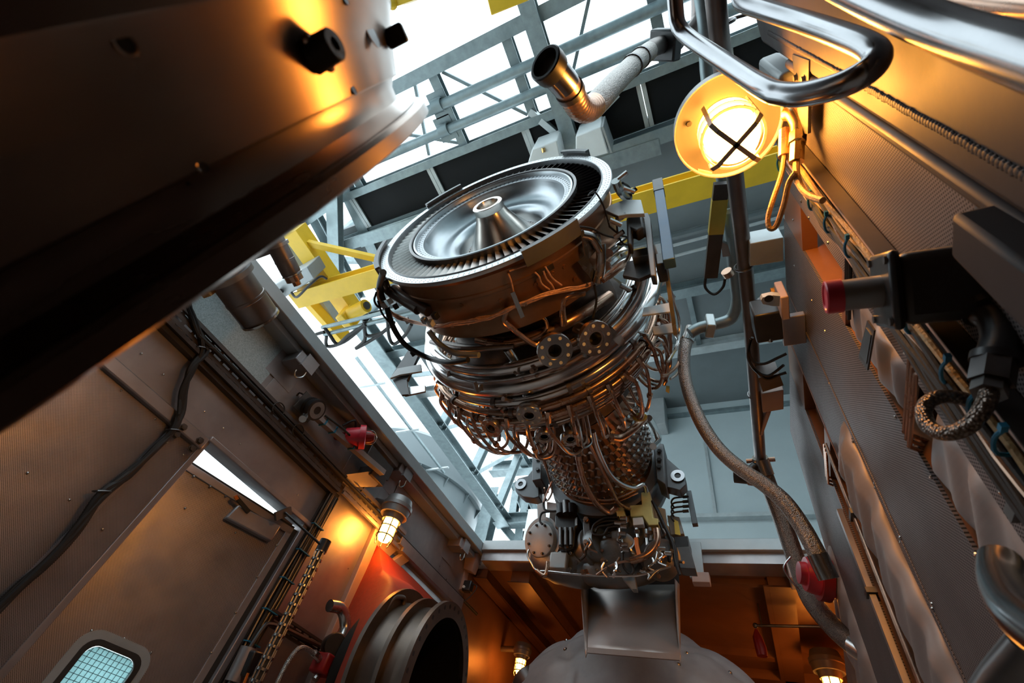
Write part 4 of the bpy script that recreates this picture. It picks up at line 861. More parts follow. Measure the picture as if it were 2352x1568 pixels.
for k in range(5): obj('cooling_fin', MB().cbox(dc + ax * (-.05 + k * .012) + y_ * .058, y_, ax, .09, .005, .006), 'black', t)
ca = dc + ax * .09
obj('sight_tube', MB().tube([ca, ca + ax * .062], .027, 24), 'lamp_body', t)
obj('red_cap', MB().lathe([(.055, 1e-4), (.055, .0295), (.078, .0295), (.080, .0275), (.080, .023), (.078, .022), (.078, 1e-4)], ca, ax, 28), 'red', t)
e = [ond(2245, 700, 1.0), ond(2262, 715, .985), ond(2290, 735, .97), ond(2300, 775, .95), ond(2290, 815, .93), ond(2285, 835, .92)]
obj('conduit_elbow', MB().tube(e, .0225, 18, smooth=5), 'black', t)
obj('elbow_collar', MB().tube([ond(2250, 702, .99), ond(2264, 716, .98)], .028, 18), 'black', t); obj('elbow_collar', MB().tube([ond(2288, 815, .93), ond(2286, 832, .925)], .0275, 18), 'black', t)
obj('cable_gland', MB().tube([ond(2284, 832, .92), ond(2276, 880, .90), ond(2274, 881, .90), ond(2270, 905, .885)], [.024, .024, .019, .019], 6), 'steel_dark', t)
obj('armoured_cable', MB().tube([ond(2272, 900, .885), ond(2262, 930, .87), ond(2228, 975, .87), ond(2180, 995, .88), ond(2140, 985, .90), ond(2122, 955, .915), ond(2130, 925, .93), ond(2165, 910, .95), ond(2210, 915, .97), ond(2250, 930, 1.0)], .0105, 12, smooth=8), 'braid_dark', t)
# ---- pipes running along the wall top
zp = 3.1
t = thing('tall_pipe', 'dark steel pipe running along the top of the right wall past the lamp', 'pipe', onz(1700, 500, zp))
obj('run', MB().tube([onz(1640, -60, zp - .1), onz(1650, 60, zp - .05), onz(1690, 420, zp), onz(1720, 700, zp), onz(1742, 1000, zp - .02), onz(1746, 1050, zp - .02)], .036, 18, smooth=4), 'pipe_dark', t)
for x, y in ((1660, 55), (1708, 612), (1735, 905)):
    p = onz(x, y, zp); obj('clamp', MB().tube([p + V((.0 + .042 * math.cos(a * math.tau / 14), 0, .042 * math.sin(a * math.tau / 14))) for a in range(14)], .006, 6, closed=True).tube([p + V((.03, 0, .03)), p + V((.12, .01, .03))], .006, 6), 'steel_dark', t)
pc = onz(1748, 1062, zp - .02); ax = (onz(1760, 1120, zp - .1) - pc).normalized()
obj('coupling', MB().lathe([(-.04, .036), (-.04, .05), (-.01, .056), (.05, .056), (.06, .045), (.06, .03)], pc, ax, 18, closed=True), 'steel', t)
obj('union_bolt', MB().cyl(pc + V((-.09, 0, .02)), pc + V((.09, 0, .02)), .016, seg=10), 'bronze', t)
t = thing('rear_pipe', 'second pipe behind the lamp pipe bending left into the braided hose', 'pipe', onz(1690, 600, zp + .2))
obj('run', MB().tube([onz(1608, -40, zp + .5), onz(1622, 60, zp + .45), onz(1630, 200, zp + .4), onz(1672, 480, zp + .3), onz(1690, 640, zp + .25), onz(1694, 690, zp + .22), onz(1682, 728, zp + .2), onz(1655, 742, zp + .18), onz(1610, 752, zp + .15), onz(1585, 765, zp + .12)], .036, 16, smooth=5), 'galv', t)
p = onz(1630, 748, zp + .16); obj('clamp', MB().cbox(p, (1, .3, 0), (0, 0, 1), .10, .12, .05), 'galv_light', t, bevel=.008)
obj('flange', MB().lathe([(-.012, .036), (-.012, .058), (.012, .058), (.012, .036)], onz(1671, 478, zp + .3), onz(1690, 640, zp + .25) - onz(1671, 478, zp + .3), 18, closed=True), 'galv_light', t)
# bent conduit right behind the guard rail start
single('bent_conduit', MB().tube([ond(1606, -40, 3.05), ond(1606, 30, 3.03), ond(1600, 55, 3.0), ond(1580, 78, 2.98), ond(1548, 94, 2.93)], .038, 12, smooth=5), 'pipe_dark', 'bent dark conduit feeding the bellows pipe at the top', 'conduit')
# bellows exhaust elbow
t = thing('bellows_pipe', 'bent bellows pipe with black open mouth hanging above the turbine', 'pipe', ond(1330, 200, 2.7))
P = [(1258, 150, 1.60), (1282, 174, 1.63), (1306, 204, 1.67), (1320, 230, 1.71), (1332, 247, 1.75), (1348, 252, 1.80), (1364, 243, 1.86), (1382, 224, 1.94), (1410, 193, 2.10), (1438, 165, 2.3), (1466, 138, 2.5), (1490, 119, 2.70)]
pts = spline([ond(*q) for q in P], 10); n_ = len(pts)
obj('bellows', MB().tube(pts[14:62], [.043 + .0010 * math.sin(k * 2.1) for k in range(48)], 24), 'bronze', t)  # bronze colour stands in for the lamp's orange light on this half
obj('braided_part', MB().tube(pts[60:], .043, 24), 'braid', t)
obj('sleeve', MB().tube(pts[4:18], .0455, 24), 'steel_polish', t)
mo = pts[3]; ax = (pts[0] - pts[6]).normalized()
obj('mouth_ring', MB().lathe([(-.016, .042), (-.016, .053), (.0, .056), (.024, .056), (.027, .052), (.027, .044), (-.0, .041)], mo, ax, 28, closed=True), 'black', t)
obj('mouth_inside', MB().lathe([(.008, 1e-4), (.008, .045)], mo, ax, 28), 'black', t)
for k in (22, -16, -9): obj('band', MB().lathe([(-.010, .040), (-.010, .048), (.010, .048), (.010, .040)], pts[k], pts[k] - pts[k - 1], 20, closed=True), 'steel_dark', t)
obj('tail_pipe', MB().tube([ond(1488, 119, 2.72), ond(1505, 108, 2.8), ond(1530, 100, 2.88), ond(1560, 94, 2.95)], .041, 16, smooth=4), 'pipe_dark', t)
obj('clamp_block', MB().cbox(ond(1528, 103, 2.87), ond(1560, 94, 2.95) - ond(1500, 110, 2.8), (0, 0, 1), .14, .165, .06), 'black', t, bevel=.01)
# ---- braided hoses
def hose(nm, P, r, lab, m_='braid', ends=('steel', 'steel')):
    t = thing(nm, lab, 'hose', P[len(P) // 2]); obj('braid', MB().tube(P, r, 18, smooth=8), m_, t)
    for k, (a, c) in enumerate(((P[0], P[1]), (P[-1], P[-2]))):
        d = (c - a).normalized(); obj('ferrule', MB().tube([a - d * .05, a + d * .05], r * 1.1, 16), 'steel', t)
    return t
Ph = [(1584, 768, 3.15), (1573, 800, 3.1), (1571, 850, 3.05), (1583, 905, 2.98), (1610, 970, 2.9), (1650, 1030, 2.83), (1700, 1075, 2.75), (1752, 1110, 2.7), (1800, 1150, 2.66), (1840, 1205, 2.63), (1872, 1262, 2.6), (1890, 1300, 2.6)]
hose('braided_hose', [ond(*q) for q in Ph], .038, 'long braided hose sweeping from the rear pipe to the red valve')
Ph = [(1752, 1075, 3.65), (1768, 1120, 3.65), (1795, 1190, 3.6), (1830, 1290, 3.5), (1860, 1370, 3.4), (1905, 1430, 3.3), (1955, 1475, 3.2), (1985, 1495, 3.15)]
hose('dark_hose', [ond(*q) for q in Ph], .052, 'darker braided hose hanging from the tall pipe coupling', 'braid_dark')
# red valve
vc = ond(1893, 1326, 3.22)
t = thing('red_valve', 'red cylindrical valve body where the hoses meet the right wall', 'valve', vc)
ax = V((1, .25, -.1)).normalized()
obj('body', MB().lathe([(-.12, 1e-4), (-.12, .055), (-.09, .06), (-.09, .085), (-.06, .092), (.18, .092), (.18, 1e-4)], vc, ax, 32), 'red', t)
obj('flange', MB().lathe([(-.03, .09), (-.03, .118), (.02, .118), (.02, .09)], vc, ax, 32, closed=True), 'red_dark', t)
obj('port_plug', MB().bolt(vc + V((.09, -.088, .02)), (0, -1, .1), .018, .012), 'steel_dark', t)
obj('guard_wire', MB().tube([vc - ax * .14 + V((0, 0, .08)), vc - ax * .19 + V((0, 0, .0)), vc - ax * .14 + V((0, 0, -.1))], .005, 6, smooth=5), 'steel', t)
obj('brass_fitting', MB().tube([vc + V((.10, -.02, -.13)), vc + V((.17, -.04, -.2)), vc + V((.2, -.05, -.28))], .03, 12), 'brass', t)
# small valve body on the hose pipe
c_ = ond(1716, 1088, 3.6); t = thing('drain_valve', 'small black valve with amber knob below the pipe coupling', 'valve', c_)
obj('body', MB().cyl(c_ + V((-.08, 0, 0)), c_ + V((.02, 0, -.02)), .055, seg=16), 'black', t); obj('neck', MB().cyl(c_ + V((0, 0, 0)), ond(1735, 1070, 3.62), .03, seg=12), 'black', t)
obj('knob', MB().cyl(c_ + V((.0, -.02, -.07)), c_ + V((.06, -.04, -.10)), .028, seg=14), 'bronze', t)
# support arms of the pipes from the wall
for k, (P, m_, lab) in enumerate([([(1722, 560), (1800, 545), (1800, 600), (1722, 612)], 'galv_light', 'wide pale support arm from the wall to the lamp pipe'), ([(1748, 905), (1800, 895), (1800, 940), (1752, 948)], 'primer', 'lower primed support arm under the wire bundle'), ([(1745, 1000), (1752, 1000), (1772, 945), (1762, 945)], 'primer', 'thin slanting primed strut below the lower support arm')]):
    q = [onz(x, y, zp - .06) for x, y in P]; single('wall_outrigger', MB().plate(q, (0, 0, .12 if k == 0 else .05)), m_, lab, 'outrigger', 'pipe outriggers on the right wall', bevel=.004)
t = thing('lifting_lug', 'pale lifting lug with a hole on the right wall edge', 'lug', rw(1775, 690, .25))
z_ = onx(1780, 690, .25).z
q = [onz(x, y, z_) for x, y in [(1752, 683), (1748, 690), (1752, 698), (1775, 703), (1790, 703), (1792, 680), (1775, 678)]]
obj('eye_plate', MB().plate(q, (0, 0, .025)), 'coaming', t); hp = onz(1766, 686, z_ - .002); obj('eye_hole', MB().cyl(hp, hp + V((0, 0, .002)), .016, seg=16), 'black', t)
obj('back_plate', MB().cbox(onx(1796, 690, .30), (-1, 0, 0), (0, 0, 1), .12, .12, .03), 'primer', t, bevel=.004)
obj('nut', MB().bolt(onx(1782, 668, .30), (-1, 0, 0), .02, .02), 'brass', t)
c_ = onx(1760, 735, .24); t = thing('limit_switch', 'black limit switch box with a rod under the lifting lug', 'switch', c_)
obj('body', MB().cbox(c_, (0, 0, 1), (0, 1, 0), .11, .16, .12), 'black', t, bevel=.008); obj('top_knob', MB().cyl(c_ + V((0, -.04, .06)), c_ + V((0, -.04, .10)), .02, seg=12), 'steel_dark', t)
obj('label_plate', MB().cbox(onx(1757, 733, .24) + V((0, -.012, -.062)), (0, 0, -1), (0, 1, 0), .05, .06, .002), 'orange_plastic', t)
obj('rod', MB().tube([c_ + V((.0, .06, -.05)), onx(1770, 785, .24)], .009, 8), 'steel', t)
single('wall_bracket_plate', MB().box((.29, c_.y - .04, c_.z - .06), (XR, c_.y + .12, c_.z - .03)), 'wall_plain', 'primed plate carrying the limit switch', 'plate', bevel=.004)
for k, P in enumerate([[(1728, 775), (1720, 800), (1730, 830), (1755, 835), (1785, 822), (1806, 812)], [(1725, 778), (1718, 820), (1735, 850), (1765, 862), (1800, 838)], [(1730, 845), (1760, 870), (1790, 860), (1806, 855)]]):
    single('loose_wire', MB().tube([onz(x, y, 2.95) for x, y in P], .008, 6, smooth=5), 'cable_black', ['upper loose black wire beside the tall pipe', 'lower loose black wire looping beside the tall pipe', 'short loose wire above the lower support arm'][k], 'wire', 'loose wires beside the tall pipe')
c_ = onz(1775, 880, 2.95); single('terminal_box', MB().plate([onz(1742, 868, 2.95), onz(1790, 858, 2.95), onz(1800, 885, 2.95), onz(1752, 900, 2.95)], (0, 0, .1)), 'dark_plate', 'open dark terminal box below the loose wires', 'box')
# slim flat fixture beside the pipe
zf2 = 3.3
t = thing('slim_fixture', 'slim dark bar fixture with yellow band hanging beside the tall pipe', 'fixture', onz(1645, 560, zf2))
a, c = onz(1657, 420, zf2), onz(1632, 635, zf2)
obj('bar', MB().bar(a, c, .07, .04, (0, 0, 1)), 'dark_plate', t); obj('band', MB().bar(a + (c - a) * .15, a + (c - a) * .5, .074, .044, (0, 0, 1)), 'yellow_tag', t)
obj('bracket', MB().plate([onz(1655, 555, zf2), onz(1672, 562, zf2), onz(1678, 588, zf2), onz(1660, 590, zf2)], (0, 0, .03)), 'steel', t)
obj('end_knob', MB().cyl(onz(1668, 622, zf2), onz(1675, 632, zf2), .03, seg=12), 'bronze', t)
obj('wire', MB().tube([onz(1622, 632, zf2), onz(1620, 660, zf2), onz(1640, 676, zf2), onz(1660, 660, zf2), onz(1665, 640, zf2)], .008, 6, smooth=5), 'cable_black', t)
# ================================================================ exhaust drum, insulated dome, chute, flanged duct
AX, AZ = -.965, 1.243                              # shaft line of the machine
t = thing('exhaust_drum', 'huge dark polished exhaust drum filling the upper left, lamp reflected in it', 'drum', (AX, -.3, AZ))
DP = [(-1.6, 1.0), (-1.2, .985), (-.5, .87), (-.073, .7508), (-.0725, .7492), (-.072, .7488), (-.045, .735), (-.004, .718), (-.003, .712), (.006, .706), (.020, .705), (.027, .712), (.031, .724)]
def drum_r(y):
    for (a, r0), (b, r1) in zip(DP, DP[1:]):
        if a <= y <= b: return r0 + (r1 - r0) * (y - a) / (b - a)
    return .724 if y > 0 else 1.0
prof = [(-1.6, 1.0), (-1.2, .985), (-.5, .87), (-.073, .7508)]
def dl(nm, prof, m_, cl=False): return obj(nm, MB().lathe(prof, (AX, 0, AZ), (0, 1, 0), 128, closed=cl), m_, t)
dl('rear_shell', prof, 'drum')
dl('shell', [(-.0735, .7508), (-.072, .7488), (-.045, .735), (-.004, .718)], 'drum')
dl('front_band', [(-.0045, .7185), (-.003, .712), (.006, .706), (.020, .705), (.027, .712), (.031, .724)], 'drum')
dl('rim_flange', [(.031, .71), (.032, .733), (.036, .737), (.048, .737), (.050, .733), (.050, .62), (.031, .62)], 'drum', True)
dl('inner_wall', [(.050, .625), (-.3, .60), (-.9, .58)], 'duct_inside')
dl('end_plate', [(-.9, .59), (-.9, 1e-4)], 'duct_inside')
def dsurf(px, py):
    r = .72; d = ray(px, py); ox, oz = CAM.x - AX, CAM.z - AZ
    for _ in range(12):
        a = d.x ** 2 + d.z ** 2; b = 2 * (d.x * ox + d.z * oz); c = ox * ox + oz * oz - r * r
        D = max(0, b * b - 4 * a * c); s = (-b - math.sqrt(D)) / (2 * a); P = CAM + d * s; r = drum_r(P.y)
    n = V((P.x - AX, 0, P.z - AZ)).normalized(); return P, n
for k, (px, py, r) in enumerate([(286, 102, .0042), (465, 385, .003), (811, 207, .0035), (430, 421, .0015), (793, 2, .003)]):
    P, n = dsurf(px, py); o = obj('port', MB().lathe([(-.001, r), (.0005, r * 1.3), (.0012, r * 1.2), (.0009, r)], P, n, 24, closed=True), 'drum', t)
    obj('port_hole', MB().lathe([(.0010, 1e-5), (.0010, r)], P, n, 24), 'black', o)
P, n = dsurf(852, 75); o = obj('oval_port', MB().lathe([(.0, .014), (.0008, .0155), (.0012, .014)], P, n, 28, closed=True), 'drum', t); obj('port_hole', MB().lathe([(.0010, 1e-5), (.0010, .014)], P, n, 28), 'black', o)
P, n = dsurf(722, 128); o = obj('plug', MB().lathe([(-.003, .0125), (.020, .0115), (.021, .0105), (.021, .005), (.018, .005), (.018, 1e-5)], P, n, 32), 'rubber', t)
for dx in (-.011, .011): obj('plug_lug', MB().ball(P + V((0, dx * .9, dx * .5)) + n * .004, .0045, 12), 'bronze', o)
P, n = dsurf(891, 92); obj('square_boss', MB().cbox(P + n * .010, n, (0, 1, 0), .020, .020, .024), 'rubber', t, bevel=.003)
# ---- insulated dome round the intake
dome = thing('insulated_dome', 'grey quilted insulated dome at the bottom below the gearbox', 'dome', (-1.03, 3.9, AZ))
rg = random.Random(2)
def fn(u, v):
    a = math.pi * (-.15 + 1.3 * u); pr = [(4.9, 1.30), (4.55, 1.31), (4.30, 1.27), (4.12, 1.15), (3.98, .98), (3.88, .75), (3.84, .45)]
    s = v * (len(pr) - 1); i = min(len(pr) - 2, int(s)); f = s - i; y = pr[i][0] * (1 - f) + pr[i + 1][0] * f; r = pr[i][1] * (1 - f) + pr[i + 1][1] * f
    seam = sum(math.exp(-((u - c) * 60) ** 2) for c in (.22, .40, .62, .80)) + .7 * math.exp(-((v - .42) * 40) ** 2)
    r += .010 * math.sin(31 * u + 5 * v) * math.sin(9 * v) + .006 * math.sin(70 * u) * math.sin(23 * v + 9 * u) - .030 * min(1, seam) + .012 * math.sin(140 * u + 3 * math.sin(20 * v)) * min(1, seam)
    return V((-1.03 + r * math.cos(a), y, AZ + r * math.sin(a)))
obj('quilt', MB().grid(fn, 150, 60), 'blanket', dome, sharp=80)
first = None
for k, (u, v) in enumerate([(.40, .15), (.40, .30), (.40, .5), (.40, .62), (.62, .2), (.62, .36), (.62, .55), (.22, .25), (.22, .4), (.80, .2), (.80, .35), (.5, .42), (.55, .42), (.46, .42), (.34, .42), (.29, .42), (.68, .42), (.74, .42)]):
    p = fn(u, v); n = (p - V((-1.03, p.y + .5, AZ))).normalized()
    mb = MB().lathe([(0, 1e-5), (.0, .017), (.008, .013), (.012, 1e-5)], p, n, 10); obj('stud', mb, 'steel', dome)
P0 = ony(1208, 1562, 4.20); n = (P0 - V((-1.03, 3.9, AZ))).normalized()
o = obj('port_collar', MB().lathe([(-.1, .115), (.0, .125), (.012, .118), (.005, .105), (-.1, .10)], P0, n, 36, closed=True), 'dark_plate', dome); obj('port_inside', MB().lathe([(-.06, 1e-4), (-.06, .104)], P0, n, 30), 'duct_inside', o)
# ---- chute in front of the dome
Y0 = 3.42
tl, tr_2, bl_, br_ = ony(1352, 1345, Y0 + .25), ony(1560, 1342, Y0 + .25), ony(1350, 1496, Y0 - .25), ony(1563, 1511, Y0 - .25)
ch = thing('metal_chute', 'open brown metal chute hanging under the gearbox before the dome', 'chute', (tl + br_) / 2)
mt_, mr_ = ony(1352, 1425, Y0 + .32), ony(1562, 1432, Y0 + .32)
dn_ = V((0, .012, .012))
nb = 10; rows = []
for k in range(nb + 1):
    f = k / nb; yb = Y0 + .30 - .55 * f ** 1.6
    rows.append((ony(1352 - 2 * f, 1345 + 148 * f, yb), ony(1560 + 3 * f, 1342 + 168 * f, yb)))
mb = MB(); vs = [p for r in rows for p in r]; mb.add(vs, [(2 * i, 2 * i + 1, 2 * i + 3, 2 * i + 2) for i in range(nb)])
obj('floor_sheet', mb, 'chute', ch, solid=.006)
for s in (0, 1):
    mb = MB(); vs = []
    for k, r in enumerate(rows): vs += [r[s], r[s] + V((0, -.20 + .17 * k / nb, -.05))]
    mb.add(vs, [(2 * i, 2 * i + 1, 2 * i + 3, 2 * i + 2) for i in range(nb)]); obj('side_wall', mb, 'chute', ch, solid=.006)
obj('front_lip', MB().bar(rows[-1][0], rows[-1][1], .014, .03, (0, 0, 1)), 'chute', ch)
obj('back_sheet', MB().plate([rows[0][0], rows[0][1], rows[0][1] + V((0, .02, .10)), rows[0][0] + V((0, .02, .10))], (0, .01, 0)), 'dark_plate', ch)
# ---- flanged duct from the left wall
du = thing('flanged_duct', 'large open steel duct with a bolted flange at the lower left', 'duct', (-2.2, 2.72, 1.2))
cy_, cz_ = 2.856, 1.495
XD = -1.851
DA = V((math.cos(R(10)), math.sin(R(10)), 0)); DO = V((XD, cy_, cz_)); dx_, dy_, _ = basis(DA)
def dpt(u, r, a): return DO + DA * u + (dx_ * math.cos(a) + dy_ * math.sin(a)) * r
def dd(nm, prof, m_, par=du, cl=False, seg=64): return obj(nm, MB().lathe(prof, DO, DA, seg, closed=cl), m_, par)
R0 = .50
fl = dd('flange', [(-.03, R0 - .09), (0, R0 - .09), (0, R0), (-.03, R0)], 'duct_steel', du, True)
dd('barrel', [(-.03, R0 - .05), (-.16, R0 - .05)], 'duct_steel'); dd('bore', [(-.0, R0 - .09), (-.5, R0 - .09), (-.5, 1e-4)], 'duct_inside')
for k in range(36):
    a = k * math.tau / 36; p = dpt(.0008, R0 - .03, a); q = DA * .0012
    if p.z > .95: obj('bolt_hole', MB().cyl(p - q * .3, p + q * .2, .013, seg=10), 'black', fl)
dd('second_ring', [(-.15, R0 - .05), (-.15, R0 + .0), (-.175, R0 + .0), (-.175, R0 - .05)], 'duct_steel', du, True)
dd('rear_barrel', [(-.17, R0 - .05), (-.31, R0 - .04)], 'duct_steel')
dd('wall_ring', [(-.30, R0 - .06), (-.30, R0 + .04), (-.325, R0 + .04), (-.325, R0 - .06)], 'duct_steel', du, True)
h = V((XD - .24, cy_ - .28, cz_ + .375)); hn = V((0, -.45, .9)).normalized()
obj('handle', MB().tube([h + V((.0, 0, 0)), h + hn * .05, h + hn * .06 + V((.0, -.09, -.05)), h + V((0, -.15, -.09))], .014, 10, smooth=5), 'duct_steel', du)
rb = thing('expansion_joint', 'red fabric expansion joint where the duct meets the wall', 'expansion joint', (-2.6, cy_ + .1, cz_))
def fab(u, v):
    a = math.tau * u; c_ = dpt(-.33, R0 + .02, a)
    dy, dz_ = c_.y - dpt(-.33, 0, 0).y, c_.z - cz_
    hw, hh = .58, .76; sc_ = min(hw / max(abs(dy), 1e-4), hh / max(abs(dz_), 1e-4)); e = V((-2.74, 3.33 + dy * sc_, 1.64 + dz_ * sc_))
    p = c_ + (e - c_) * v; return p + V((0, 0, .02 * math.sin(v * math.pi * 3))) * (1 if dz_ > 0 else -1)
obj('fabric', MB().grid(fab, 96, 16), 'red_fabric', rb, sharp=70)
p = lw(985, 1372, -2.5); single('joint_clamp_bar', MB().box((-2.68, 3.32, 1.9), (-2.62, 3.40, 2.32)), 'primer', 'primed upright bar behind the duct beside the red fabric', 'bar', bevel=.004)
single('inner_ledge', MB().angle((XW + .09, 2.9, 2.47), (XW + .09, YW, 2.47), .05, .06, .008).box((XW, 2.96, 2.44), (XW + .09, YW, 2.47)), 'wall_plain', 'ledge along the left wall above the red fabric joint', 'ledge')
# valve manifold at the lower left of the duct
mv = thing('valve_manifold', 'small dark valve cluster with looping hose in front of the left wall', 'valve', lw(755, 1490, -2.3))
c = lw(766, 1482, -2.35)
obj('head', MB().lathe([(-.05, 1e-4), (-.05, .062), (.03, .068), (.045, .06), (.045, 1e-4)], c, (.8, -.5, -.1), 24), 'black', mv)
obj('body', MB().cbox(c + V((.0, -.0, -.10)), (0, 0, 1), (0, 1, 0), .11, .12, .10), 'red_dark', mv, bevel=.012)
for k, d in enumerate([(0, -.12, -.08), (0, .10, -.07), (.0, -.03, -.18)]): obj('fitting', MB().cyl(c + V((0, 0, -.1)), c + V(d), .02, seg=10), 'brass' if k == 1 else 'steel', mv)
obj('gate_elbow', MB().tube([c + V((-.05, -.12, .17)), c + V((-.04, -.02, .19)), c + V((-.02, .05, .12)), c + V((0, .04, .03))], .035, 14, smooth=5), 'steel', mv)
obj('hose', MB().tube([c + V((0, -.12, -.08)), c + V((.0, -.24, -.10)), c + V((0, -.27, -.25)), c + V((0, -.22, -.45)), c + V((0, -.18, -.6))], .013, 10, smooth=6), 'braid', mv)
obj('second_hose', MB().tube([c + V((0, .10, -.07)), c + V((.02, .16, -.16)), c + V((0, .02, -.3)), c + V((0, -.10, -.45))], .011, 8, smooth=6), 'braid', mv)
obj('tag', MB().cyl(c + V((.06, .05, -.15)), c + V((.063, .05, -.15)), .028, seg=16), 'brass', mv)
tray('lower_tray', 2.10, 2.85, 1.60, .07, XW + .04, 'dark_plate', 'short dark slotted tray carrying cables behind the clear conduit')
single('tray_cables', MB().tube([(XW + .07, 2.08, 1.2), (XW + .07, 2.09, 1.5), (XW + .07, 2.15, 1.57), (XW + .07, 2.45, 1.6), (XW + .07, 2.85, 1.63)], .013, 8, smooth=5), 'steel_dark', 'bent cable lying in the short lower tray', 'cable')
g_ = lw(590, 1520, -2.6); t = thing('gas_detector', 'black handset on a grey bracket low beside the clear conduit', 'detector', g_)
obj('body', MB().bar(lw(590, 1495, -2.58), lw(565, 1555, -2.58), .075, .06, (1, 0, 0)), 'black', t, bevel=.01); obj('back_tube', MB().tube([lw(573, 1487, -2.63), lw(535, 1565, -2.63)], .045, 14), 'wall_plain', t)
obj('strap', MB().bar(lw(570, 1545, -2.53), lw(560, 1570, -2.53), .012, .006, (1, 0, 0)), 'orange_plastic', t)
# ---- lamps around the bottom
lamp_small('bulkhead_lamp', onz(1905, 1545, 2.62), 'lit caged lamp at the bottom right below the red valve', size=1.15, arm_to=onz(1905, 1520, ZC))
lamp_small('bulkhead_lamp', V((-2.40, 5.1, 2.42)), 'lit lamp half hidden behind the insulated dome at left', size=.8, arm_to=V((XW, 5.2, 2.5)))
lamp_small('bulkhead_lamp', ond(1872, 1318, 3.75), 'lamp hidden just behind the red valve', size=.7, arm_to=V((XR, 3.3, 2.7)))
lamp_small('bulkhead_lamp', ony(1325, 1272, 4.5), 'lamp hidden behind the gearbox under the bay ceiling', size=.8, arm_to=V((-1.5, 4.6, ZC)))
lamp_small('bulkhead_lamp', V((-2.1, 4.3, 1.80)), 'lamp glowing low behind the flanged duct', size=.9, arm_to=V((XW, 4.3, 1.88)))
# ================================================================ the turbine engine hanging in the hoist
EC = V((-1.010, .785, 3.302)); az, el_ = R(-2.0), R(1.38)
en = V((math.cos(el_) * math.sin(az), math.cos(el_) * math.cos(az), math.sin(el_)))
exx = en.cross(V((0, 0, 1))).normalized(); ezz = exx.cross(en)
E = thing('turbine_engine', 'gas turbine engine hanging nose away with its bladed rear disc towards us', 'engine', EC)
def EP(u, r, th, xo=0): a = R(th); return EC + en * u + exx * (r * math.cos(a) + xo) + ezz * (r * math.sin(a))
def rad(th): a = R(th); return exx * math.cos(a) + ezz * math.sin(a)
def eu(px, py, u): return onp(px, py, EC + en * u, en)
def er(px, py, r):
    d = ray(px, py); o = CAM - EC; A = (d.dot(exx), d.dot(ezz)); B = (o.dot(exx), o.dot(ezz))
    a = A[0] ** 2 + A[1] ** 2; b = 2 * (A[0] * B[0] + A[1] * B[1]); c = B[0] ** 2 + B[1] ** 2 - r * r
    return CAM + d * ((-b - math.sqrt(max(0, b * b - 4 * a * c))) / (2 * a))
def eth(P): q = P - EC; return math.degrees(math.atan2(q.dot(ezz), q.dot(exx)))
def el(nm, prof, m_, par=E, seg=96, cl=False, a0=None, a1=None, sharp=35):
    mb = MB()
    if a0 is None: mb.lathe(prof, EC, en, seg, exx.cross(en) * -1 if 0 else None, closed=cl)
    else:                                          # arc from angle a0 to a1
        n = len(prof); vs = []; k_ = max(2, int(abs(a1 - a0) / 4)); fs = []
        for k in range(k_ + 1): vs += [EP(u, r, a0 + (a1 - a0) * k / k_) for u, r in prof]
        for k in range(k_):
            for i in range(n if cl else n - 1):
                j = (i + 1) % n; fs.append((k * n + i, k * n + j, (k + 1) * n + j, (k + 1) * n + i))
        if cl: fs += [tuple(range(n - 1, -1, -1)), tuple(k_ * n + i for i in range(n))]
        mb.add(vs, fs)
    return obj(nm, mb, m_, par, sharp=sharp)
# ---- rear face
el('rear_flange', [(-.002, .650), (-.004, .698), (.002, .702), (.016, .702), (.018, .695), (.018, .652)], 'flange_face', cl=True, seg=160)
el('outer_shroud', [(-.004, .652), (-.007, .646), (.0, .643), (.11, .632)], 'turbine_dark', seg=128)
el('inner_platform', [(.11, .508), (.0, .508), (-.012, .512), (-.015, .505), (-.012, .497), (.0, .494), (.012, .492)], 'steel_dark', seg=128)
el('blade_backing', [(.085, .50), (.087, .645)], 'engine_dark', seg=96)
first = None
for k in range(84):
    a = k * 360 / 84 + 1.5
    if first is None:
        P = []; mb = MB(); ns = 5
        for i in range(ns + 1):
            r = .506 + (.640 - .506) * i / ns; tw = R(52 + 10 * i / ns)
            c = EP(.028, r, a); tg = R(a); tt = exx * -math.sin(tg) + ezz * math.cos(tg); ch_ = .046
            d = (en * math.cos(tw) + tt * math.sin(tw)); P.append((c - d * ch_ / 2 - tt * .004, c + tt * .006, c + d * ch_ / 2, c + d * .0 + tt * .0015))
        vs = [p for q in P for p in q]; fs = [(4 * i + j, 4 * i + (j + 1) % 4, 4 * i + 4 + (j + 1) % 4, 4 * i + 4 + j) for i in range(ns) for j in range(4)]
        first = obj('turbine_blade', mb.add(vs, fs), 'blade', E, sharp=60); a_first = a
    else: twin(first, E, Matrix.Rotation(R(a - a_first) * -1, 4, en))
el('seal_ring', [(.012, .493), (-.006, .488), (-.008, .478), (.004, .474), (.014, .472)], 'turbine_dish', seg=128)
el('bolt_circle', [(.014, .472), (.018, .436), (.03, .432)], 'bolt_ring', seg=128)
el('turbine_disc', [(.03, .432), (.055, .425), (.085, .412), (.108, .392), (.120, .368), (.122, .345), (.117, .325), (.113, .308), (.115, .292), (.123, .276), (.140, .262), (.165, .254), (.19, .25), (.20, .244)], 'turbine_dish', seg=128, sharp=60)
el('hub_ring', [(.20, .246), (.197, .238), (.20, .228), (.212, .224), (.212, .206), (.225, .20)], 'hub_ring', seg=96)
el('exhaust_cone', [(.215, .235), (.20, .222), (.16, .190), (.09, .140), (.02, .098), (-.012, .088), (-.014, .0895), (-.05, .0895), (-.053, .086), (-.053, .066), (-.048, .064), (.04, .062)], 'cone_steel', seg=96)
el('cone_bore', [(.04, .063), (.04, 1e-4)], 'black', seg=48)
